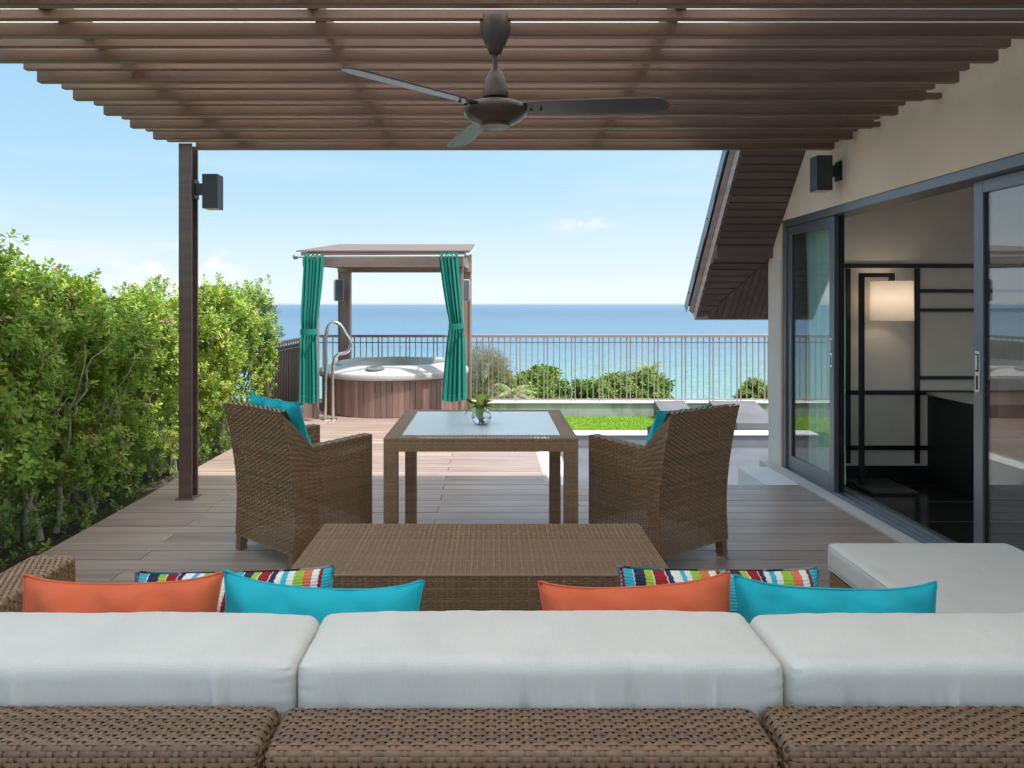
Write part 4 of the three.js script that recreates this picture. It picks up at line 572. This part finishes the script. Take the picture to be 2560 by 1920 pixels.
  const cush = (x0, x1, h, d0, d1, y0, seed, label) => {
    const w = x1 - x0, hh = h - y0, c = thing('back_cushion', label, 'cushion', [(x0 + x1) / 2, (h + y0) / 2, -(d0 + d1) / 2], 0, 'white back cushions of the sofa');
    const rr = rng(seed * 3 + 1), creases = []; for (let i = 0; i < 7; i++) creases.push([rr() * 1.8 - 0.9, 0.005 + 0.009 * rr(), (0.005 + 0.005 * rr()) * (i % 3 ? 1 : -1), 0.3 + 0.7 * rr(), (rr() - 0.5) * 0.05]);
    const g = softBox(w, hh, d1 - d0, 0.03, [180, 34, 26], (v, n) => { const ex = v.x / (w / 2), ey = v.y / (hh / 2), D2 = (d1 - d0) / 2, b = 1 - ex * ex, top = Math.max(0, ey);
      const back = sstep(D2 - 0.08, D2, v.z), up = sstep(0.2, 1, ey);
      v.y += 0.004 * b * top - 0.004 * Math.pow(Math.abs(ex), 8) * top + (0.008 * (fbm(ex * 3 + seed * 2, v.z * 9 + 1, seed + 4) - 0.5) + 0.003 * (fbm(ex * 16 + seed, v.z * 14 + ex * 5, seed + 6) - 0.5)) * up;
      v.z += back * (0.008 * b + 0.009 * (fbm(ex * 6 + seed, ey * 0.5 + 2, seed, 4) - 0.5));
      for (const [cx, cw, ch, cl, sl] of creases) { const q = (v.x - cx * w / 2 - sl * (ey + 1)) / cw; v.z -= back * ch * Math.exp(-q * q) * sstep(cl + 0.3, cl - 0.4, ey); }
      const pk = sstep(0.88, 0.985, Math.abs(ex)); v.z += back * pk * 0.003 * Math.sin(ey * 55 + 3 * fbm(ey * 6, 2, seed)); v.y += up * pk * 0.0014 * Math.sin(v.z * 260 + seed); });
    part('cover', g, M.white, c);
    return c;
  };
  cush(-1.43, -0.377, 0.735, 1.305, 1.53, 0.44, 3, 'white back cushion at the left end of the sofa');
  cush(-0.375, 0.568, 0.739, 1.30, 1.53, 0.44, 5, 'white back cushion in the middle of the sofa');
  cush(0.570, 1.50, 0.737, 1.30, 1.525, 0.44, 8, 'white back cushion at the right end of the sofa');
  for (const [x0, x1, l] of [[-1.43, -0.40, 'white seat cushion under the left pillows'], [-0.388, 0.495, 'white seat cushion in the middle of the sofa'], [0.507, 1.355, 'white seat cushion under the right pillows']]) { const c = thing('seat_cushion', l, 'cushion', [(x0 + x1) / 2, 0.345, -1.69], 0, 'white seat cushions of the sofa'); part('cover', softBox(x1 - x0, 0.13, 0.72, 0.03, [30, 8, 30]), M.white, c); }
  // ottoman at the right
  const ot = thing('ottoman', 'low wicker ottoman base at the right end of the sofa', 'ottoman', [1.735, 0, -2.2]);
  part('core', box(-0.355, 0.355, 0.03, 0.33, -0.555, 0.48), M.wickerCore, ot); const q = []; q.push(weaveAll(flat(V(-0.36, 0.03, -0.56), V(0, 0, 1.05), V(0, 0.305, 0)), 48, 32, { k: 4, across: 3, seed: 101 }), weaveAll(flat(V(0.36, 0.03, -0.56), V(-0.72, 0, 0), V(0, 0.305, 0)), 34, 32, { k: 2, across: 2, seed: 102 }), weaveAll(flat(V(-0.36, 0.03, 0.49), V(0.72, 0, 0), V(0, 0.305, 0)), 34, 32, { k: 2, across: 2, seed: 103 }), weaveAll(flat(V(0.36, 0.03, 0.49), V(0, 0, -1.05), V(0, 0.305, 0)), 48, 32, { k: 2, across: 2, seed: 104 })); weavePart('woven_base', q, ot);
  const oc = thing('ottoman_cushion', 'thick white cushion lying on the ottoman at the right', 'cushion', [1.735, 0.3975, -2.215]); part('cover', softBox(0.745, 0.115, 1.12, 0.03, [50, 10, 60], (v, n) => { if (v.y > 0) v.y += 0.012 * (1 - Math.pow(v.x / 0.37, 2)) * (1 - Math.pow(v.z / 0.56, 2)) + 0.003 * (fbm(v.x * 6, v.z * 6, 4) - 0.5); }), M.white, oc);
  const op = []; for (const y of [0.046, -0.046]) { const pp = [V(-0.366, y, -0.54), V(-0.366, y, 0.54), V(-0.35, y, 0.556), V(0.35, y, 0.556), V(0.366, y, 0.54), V(0.366, y, -0.54), V(0.35, y, -0.556), V(-0.35, y, -0.556)]; pp.forEach((p, i) => op.push(cyl(p, pp[(i + 1) % 8], 0.0035, 6))); } part('piping', op, M.white, oc);
}
pillow('orange pillow at the left end of the sofa, beside the woven armrest', M.orange, [-0.928, 0.558, -1.69], [-0.18, 0.06, -0.01], 0.49, 0.37, 0.15, 11, 'orange pillows on the sofa', 0.12, 0.004);
pillow('turquoise pillow on the sofa, right of the left orange pillow', M.turq, [-0.43, 0.553, -1.69], [-0.18, -0.07, -0.02], 0.515, 0.37, 0.15, 12, 'turquoise pillows on the sofa', 0.135, 0.008);
pillow('orange pillow in the middle of the sofa, left of the right turquoise pillow', M.orange, [0.372, 0.55, -1.69], [-0.18, 0.05, 0.03], 0.49, 0.37, 0.15, 13, 'orange pillows on the sofa', 0.11, 0.006);
pillow('turquoise pillow on the sofa nearest the white ottoman', M.turq, [0.865, 0.545, -1.69], [-0.18, -0.05, -0.015], 0.50, 0.37, 0.15, 14, 'turquoise pillows on the sofa', 0.13, 0.002);
pillow('striped multicolour pillow behind the left orange and turquoise pillows', stripeM, [-0.708, 0.517, -1.86], [-0.22, 0.02, 0.02], 0.545, 0.34, 0.17, 15, 'striped pillows on the sofa', 0.05);
pillow('striped multicolour pillow behind the right orange and turquoise pillows', stripeM, [0.632, 0.522, -1.86], [-0.22, -0.02, 0.0], 0.55, 0.34, 0.17, 16, 'striped pillows on the sofa', 0.05);

// ------------------------------------------------------------------ hedge shrubs and the trees below the terrace
function leafSpray(n, len, wid, seed, spread = 0.9) {       // a twig tip carrying n folded leaves
  const r = rng(seed), pos = [], idx = []; let b = 0;
  for (let i = 0; i < n; i++) {
    const a = i * 2.4 + r() * 0.5, el = lerp(1.25, 0.05, (i + 0.5) / n) * spread + (r() - 0.5) * 0.5, l = len * (0.75 + 0.5 * r()), w = wid * (0.8 + 0.4 * r()), y0 = lerp(0.5, -0.35, i / n) * len;
    const dx = Math.cos(a) * Math.cos(el), dy = Math.sin(el), dz = Math.sin(a) * Math.cos(el), sx = -Math.sin(a), sz = Math.cos(a), P = (t, s, up) => pos.push(dx * l * t + sx * w * s, y0 + dy * l * t + up * w - 0.12 * l * t * t, dz * l * t + sz * w * s);
    P(0.04, 0, 0); P(0.5, -0.42, 0.12); P(0.5, 0, 0); P(0.5, 0.42, 0.12); P(0.8, -0.36, 0.1); P(0.8, 0.36, 0.1); P(1, 0, 0); P(0.8, 0, 0);
    idx.push(b, b + 1, b + 2, b, b + 2, b + 3, b + 1, b + 4, b + 7, b + 1, b + 7, b + 2, b + 2, b + 7, b + 5, b + 2, b + 5, b + 3, b + 4, b + 6, b + 7, b + 7, b + 6, b + 5); b += 8;
  }
  const g = new THREE.BufferGeometry(); g.setAttribute('position', new THREE.Float32BufferAttribute(pos, 3)); g.setIndex(idx); g.computeVertexNormals(); return g;
}
const leafMat = new THREE.MeshPhysicalMaterial({ color: col(1, 1, 1), roughness: 0.5, transmission: 0.42, thickness: 0, specularIntensity: 0.5, side: THREE.DoubleSide });
const m4 = new THREE.Matrix4(), qq = new THREE.Quaternion(), q2 = new THREE.Quaternion(), cc = new THREE.Color();
function foliage(parent, geo, spots, r, m = leafMat, name = 'foliage') {
  const im = new THREE.InstancedMesh(geo, m, spots.length); spots.forEach((s, i) => { q2.setFromUnitVectors(V(0, 1, 0), s.n); qq.setFromAxisAngle(V(0, 1, 0), r() * 6.283); m4.compose(s.p, q2.multiply(qq), V(s.s, s.s, s.s)); im.setMatrixAt(i, m4); im.setColorAt(i, cc.setRGB(...s.c)); });
  im.name = name; im.userData.kind = 'stuff'; im.castShadow = im.receiveShadow = true; parent.add(im); return im;
}
const spray = [leafSpray(9, 0.044, 0.023, 1), leafSpray(9, 0.030, 0.015, 2)];
function limbGeo(a, b, r0, r1, r, bend = 0.12) { const n = 5, pts = []; for (let i = 0; i <= n; i++) { const t = i / n, p = a.clone().lerp(b, t), k = Math.sin(Math.PI * t) * bend * a.distanceTo(b); p.x += (r() - 0.5) * k; p.z += (r() - 0.5) * k; p.y += (r() - 0.5) * k * 0.5; pts.push(p); } const c = new THREE.CatmullRomCurve3(pts), g = new THREE.TubeGeometry(c, 8, 1, 6, false), p = g.attributes.position; for (let s = 0; s <= 8; s++) { const ct = c.getPointAt(s / 8), rad = lerp(r0, r1, s / 8); for (let j = 0; j <= 6; j++) { const k = s * 7 + j; p.setXYZ(k, ct.x + (p.getX(k) - ct.x) * rad, ct.y + (p.getY(k) - ct.y) * rad, ct.z + (p.getZ(k) - ct.z) * rad); } } return g; }
function shrub(x, d, h, rx, rz, seed, dens, label) {
  const r = rng(seed * 131 + 7), t = thing('hedge_shrub', label, 'shrub', [x, -0.12, -d], 0, 'leafy shrubs of the hedge along the deck'), H = h + 0.12, st = [], tips = [];
  for (let i = 0; i < 9; i++) { const a = r() * 6.28, b0 = V((r() - 0.5) * 0.3, 0, (r() - 0.5) * 0.3), top = V(Math.cos(a) * rx * (0.2 + 0.5 * r()), H * (0.45 + 0.25 * r()), Math.sin(a) * rz * (0.2 + 0.5 * r())); st.push(limbGeo(b0, top, 0.008 + 0.016 * r(), 0.007, r));
    for (let k = 0; k < 9; k++) { const s = b0.clone().lerp(top, 0.45 + 0.55 * r()), a2 = r() * 6.28, e = s.clone().add(V(Math.cos(a2) * rx * 0.7 * r(), (0.1 + 0.4 * r()) * H * 0.8, Math.sin(a2) * rz * 0.7 * r())); e.y = Math.min(e.y, H * (k ? 0.95 : 1.07)); st.push(limbGeo(s, e, 0.006, 0.002, r, 0.22)); tips.push(e); } }
  part('stem', st, r() < 0.7 ? M.barkPale : M.bark, t);
  // leafy twigs gathered round clump centres so that the crown has lumps and holes
  const cl = []; for (let i = 0; i < 40; i++) { const a = r() * 6.28, y = 0.16 + 0.8 * Math.pow(r(), 0.8), k = Math.sqrt(Math.max(0.08, 1 - Math.pow((y - 0.62) / 0.50, 2))) * (0.55 + 0.45 * Math.sqrt(r())); cl.push(V(Math.cos(a) * rx * k, y * H, Math.sin(a) * rz * k)); } cl.push(...tips.filter((_, i) => i % 3 === 0));
  const hue = r(), sp = [[], []]; const N = Math.round(dens);
  for (let i = 0; i < N; i++) { const c = cl[Math.floor(r() * cl.length)], s = 0.07 + 0.06 * r(), n1 = V(r() + r() + r() - 1.5, r() + r() + r() - 1.5, r() + r() + r() - 1.5), p = c.clone().addScaledVector(n1, s * 1.35); if (p.y < 0.05 || p.y > H * 1.16 || p.x > rx * 1.02) continue;
    const o = V(p.x / rx, (p.y - H * 0.5) / H * 1.4, p.z / rz).add(V((r() - 0.5) * 1.1, 0.55 + 0.4 * r(), (r() - 0.5) * 1.1)).normalize(), y = p.y / H, tt = 0.72 + 0.55 * r(), yel = Math.pow(r(), 2) * (0.5 + 0.6 * hue);
    const dry = r() < 0.035, cA = dry ? [0.42, 0.30, 0.13] : [0.29, 0.45, 0.07], cB = dry ? [0.5, 0.34, 0.16] : [0.64, 0.68, 0.12], w = clamp(yel, 0, 1); sp[r() < lerp(0.45, 0.75, y) ? 0 : 1].push({ p, n: o, s: 0.8 + 0.5 * r(), c: cA.map((q, k) => lerp(q, cB[k], w) * tt) }); }
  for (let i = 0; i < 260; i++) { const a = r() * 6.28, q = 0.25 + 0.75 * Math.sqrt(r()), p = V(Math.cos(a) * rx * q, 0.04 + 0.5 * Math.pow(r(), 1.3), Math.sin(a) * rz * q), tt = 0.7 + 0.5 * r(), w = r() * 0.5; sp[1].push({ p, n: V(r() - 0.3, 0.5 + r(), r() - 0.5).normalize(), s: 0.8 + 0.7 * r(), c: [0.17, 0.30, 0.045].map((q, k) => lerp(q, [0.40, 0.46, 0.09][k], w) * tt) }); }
  foliage(t, spray[0], sp[0], r); foliage(t, spray[1], sp[1], r, leafMat, 'small_foliage');
  return t;
}
{
  const r = rng(404), rows = [[2.95, 1.86], [3.4, 1.82], [3.9, 1.68], [4.45, 1.60], [5.0, 1.56], [5.6, 1.52], [6.2, 1.50], [6.8, 1.55], [7.45, 1.68], [8.15, 1.60]];
  const where = ['nearest the camera at the left frame edge', 'second from the left frame edge, just beyond the nearest shrub', 'third along the deck edge from the left frame edge', 'fourth along the deck edge, left of the steel post', 'fifth along the deck edge, close left of the steel post', 'behind the steel post, reaching both sides of it', 'just right of the steel post', 'second to the right of the steel post', 'tall and yellow green, above the left armchair', 'last before the board-backed railing'];
  rows.forEach(([d, h], i) => shrub(-3.02 - 0.05 * r() , d, h + 0.13 * (r() - 0.5), 0.46, 0.44, 31 + i, i < 5 ? 2100 : 2000, 'leafy green hedge shrub ' + where[i]));
  [[3.6, 1.88], [4.6, 1.76], [5.7, 1.66], [6.9, 1.62]].forEach(([d, h], i) => shrub(-3.75, d, h, 0.5, 0.6, 51 + i, 1700, 'back-row hedge shrub showing above the front row, ' + ['at the far left of the photo', 'left of the steel post', 'behind the steel post', 'right of the steel post'][i]));
}
function tree(name, label, cat, [x, y0, z], yc, R, opt) {
  const { n = 1500, geo, seed = 1, cA, cB, flat: fl = 0.7, trunk = 0.25, clumps = 26, group, m = leafMat, cs = 0.32, smin = 0.8 } = opt, r = rng(seed * 77 + 1), t = thing(name, label, cat, [x, y0, z], 0, group), Hc = yc - y0;
  const cl = []; for (let i = 0; i < clumps; i++) { const a = r() * 6.28, el = Math.asin(lerp(-0.75, 1, r())), k = 0.55 + 0.4 * r(); cl.push(V(Math.cos(a) * Math.cos(el) * R * k, Hc + Math.sin(el) * R * fl * k, Math.sin(a) * Math.cos(el) * R * k)); }
  const lg = [limbGeo(V(0, 0, 0), V(0, Hc - R * fl * 0.4, 0), trunk, trunk * 0.6, r, 0.06)]; for (const c of cl.slice(0, 12)) lg.push(limbGeo(V(0, Hc - R * fl * 0.5, 0), c, trunk * 0.4, trunk * 0.1, r, 0.1)); part('trunk', lg, M.bark, t);
  const sp = []; for (let i = 0; i < n; i++) { const c = cl[Math.floor(r() * cl.length)], a = r() * 6.28, e = Math.asin(2 * r() - 1), q = R * cs * Math.pow(r(), 0.4), p = c.clone().add(V(Math.cos(a) * Math.cos(e) * q, Math.sin(e) * q * 0.8, Math.sin(a) * Math.cos(e) * q)), nn = V(Math.cos(a) * Math.cos(e), Math.sin(e) + 0.6, Math.sin(a) * Math.cos(e)).normalize(), w = r(), tt = 0.7 + 0.6 * r(); sp.push({ p, n: nn, s: smin + 0.5 * r(), c: cA.map((v, k) => lerp(v, cB[k], w * w) * tt) }); }
  foliage(t, geo, sp, r, m, 'crown'); return t;
}
{
  const big = leafSpray(7, 0.30, 0.17, 8, 0.7), mid = leafSpray(8, 0.2, 0.09, 9), needle = leafSpray(9, 0.42, 0.018, 10, 1.1);
  const A = [0.12, 0.24, 0.03], B = [0.36, 0.46, 0.06];
  const T = (u, v, d) => at(u, v, d), gy = (d) => lerp(-9, -17.2, sstep(15, 105, d)) - 0.3;
  const al = (u, v, d, R, seed, label, n = 1500, o = {}) => { const p = T(u, v, d); tree('almond_tree', label, 'tree', [p.x, gy(d), p.z], p.y, R, { n, geo: big, seed, cA: A, cB: B, flat: 0.75, group: 'broad leafy trees below the terrace', ...o }); };
  al(1085, 855, 52, 2.4, 1, 'dense green tree in front of the wispy tree, left of the gap to the sea'); al(1150, 842, 55, 2.2, 2, 'broad green tree left of the gap to the sea, flat bough at its top'); al(1190, 862, 53, 1.8, 3, 'rounded green tree closing the left side of the gap to the sea', 1100);
  al(1283, 860, 58, 2.0, 4, 'rounded green tree on the right edge of the gap to the sea'); al(1335, 850, 60, 2.2, 5, 'middle green tree of the right group beyond the railing'); al(1385, 848, 58, 2.3, 6, 'tall green tree below the palm beyond the railing'); al(1420, 884, 56, 1.6, 7, 'low green tree at the right foot of the palm group', 900);
  al(1640, 858, 62, 1.9, 8, 'green tree at the right end of the railing beside the house', 900); al(1175, 806, 56, 1.0, 9, 'small spreading green tree top rising above the left group', 400, { flat: 0.28 });
  for (const [u, v, d, R, s] of [[1225, 882, 50, 1.0, 21], [1250, 886, 48, 1.0, 22], [1200, 890, 46, 1.0, 23]]) { const p = T(u, v, d); tree('bush', ['grey green bush at the foot of the gap to the sea, nearest the left trees', 'grey green bush at the foot of the gap to the sea, nearest the right trees', 'low grey green bush before the left trees'][s - 21], 'bush', [p.x, gy(d), p.z], p.y, R, { n: 500, geo: mid, seed: s, cA: [0.16, 0.23, 0.08], cB: [0.3, 0.36, 0.15], clumps: 14, group: 'grey green bushes below the terrace' }); }
  // wispy casuarina beside the gazebo
  { const p = T(1045, 790, 40); const t = tree('wispy_tree', 'tall wispy grey green tree beside the right gazebo post', 'tree', [p.x, gy(40), p.z], p.y - 0.5, 1.5, { n: 800, geo: needle, seed: 31, cA: [0.26, 0.27, 0.14], cB: [0.42, 0.40, 0.22], flat: 1.15, clumps: 30, trunk: 0.16, cs: 0.26 }); }
  const palm = (u, v, d, L, n, seed, label, c, y0) => { const p = T(u, v, d), r = rng(seed), t = thing('palm_tree', label, 'palm', [p.x, y0, p.z], 0, null), Hc = p.y - y0; delete t.userData.group; part('trunk', limbGeo(V(0.5, 0, 0), V(0, Hc, 0), 0.2, 0.12, r, 0.04), M.bark, t); const fm = mat(...c, 0.6);
    for (let i = 0; i < n; i++) { const a = i * 2.4 + r(), el = lerp(1.2, -0.5, i / n), gs = [], l = L * (0.8 + 0.4 * r()), pt = (s) => V(Math.cos(a) * l * s * Math.cos(el * (1 - 0.4 * s)), Hc + l * s * Math.sin(el) - l * 0.55 * s * s, Math.sin(a) * l * s * Math.cos(el * (1 - 0.4 * s))); gs.push(new THREE.TubeGeometry(new THREE.QuadraticBezierCurve3(pt(0), pt(0.5), pt(1)), 6, 0.02, 4)); const pos = []; for (let k = 1; k < 22; k++) { const s = k / 22, q = pt(s), q1 = pt(Math.min(1, s + 0.03)), ll = l * 0.32 * Math.sin(Math.PI * Math.pow(s, 0.7)) + 0.05; for (const sd of [-1, 1]) { const e = q.clone().add(V(-Math.sin(a) * ll * sd * 0.8, -ll * 0.5, Math.cos(a) * ll * sd * 0.8)).add(q1.clone().sub(q).multiplyScalar(2)); pos.push(q.x, q.y, q.z, q1.x, q1.y, q1.z, e.x, e.y, e.z); } } const lf = new THREE.BufferGeometry(); lf.setAttribute('position', new THREE.Float32BufferAttribute(pos, 3)); lf.computeVertexNormals(); const g0 = gs[0].toNonIndexed(); g0.deleteAttribute('uv'); part('frond', mergeGeometries([g0, lf]), fm, t); } };
  palm(1404, 797, 85, 2.3, 20, 61, 'palm rising above the right group of trees', [0.28, 0.31, 0.09], -16.5);
  palm(1108, 850, 44, 1.7, 16, 62, 'pale drooping palm in front of the left group of trees', [0.38, 0.42, 0.2], -13.5);
}
renderer.render(scene, camera);
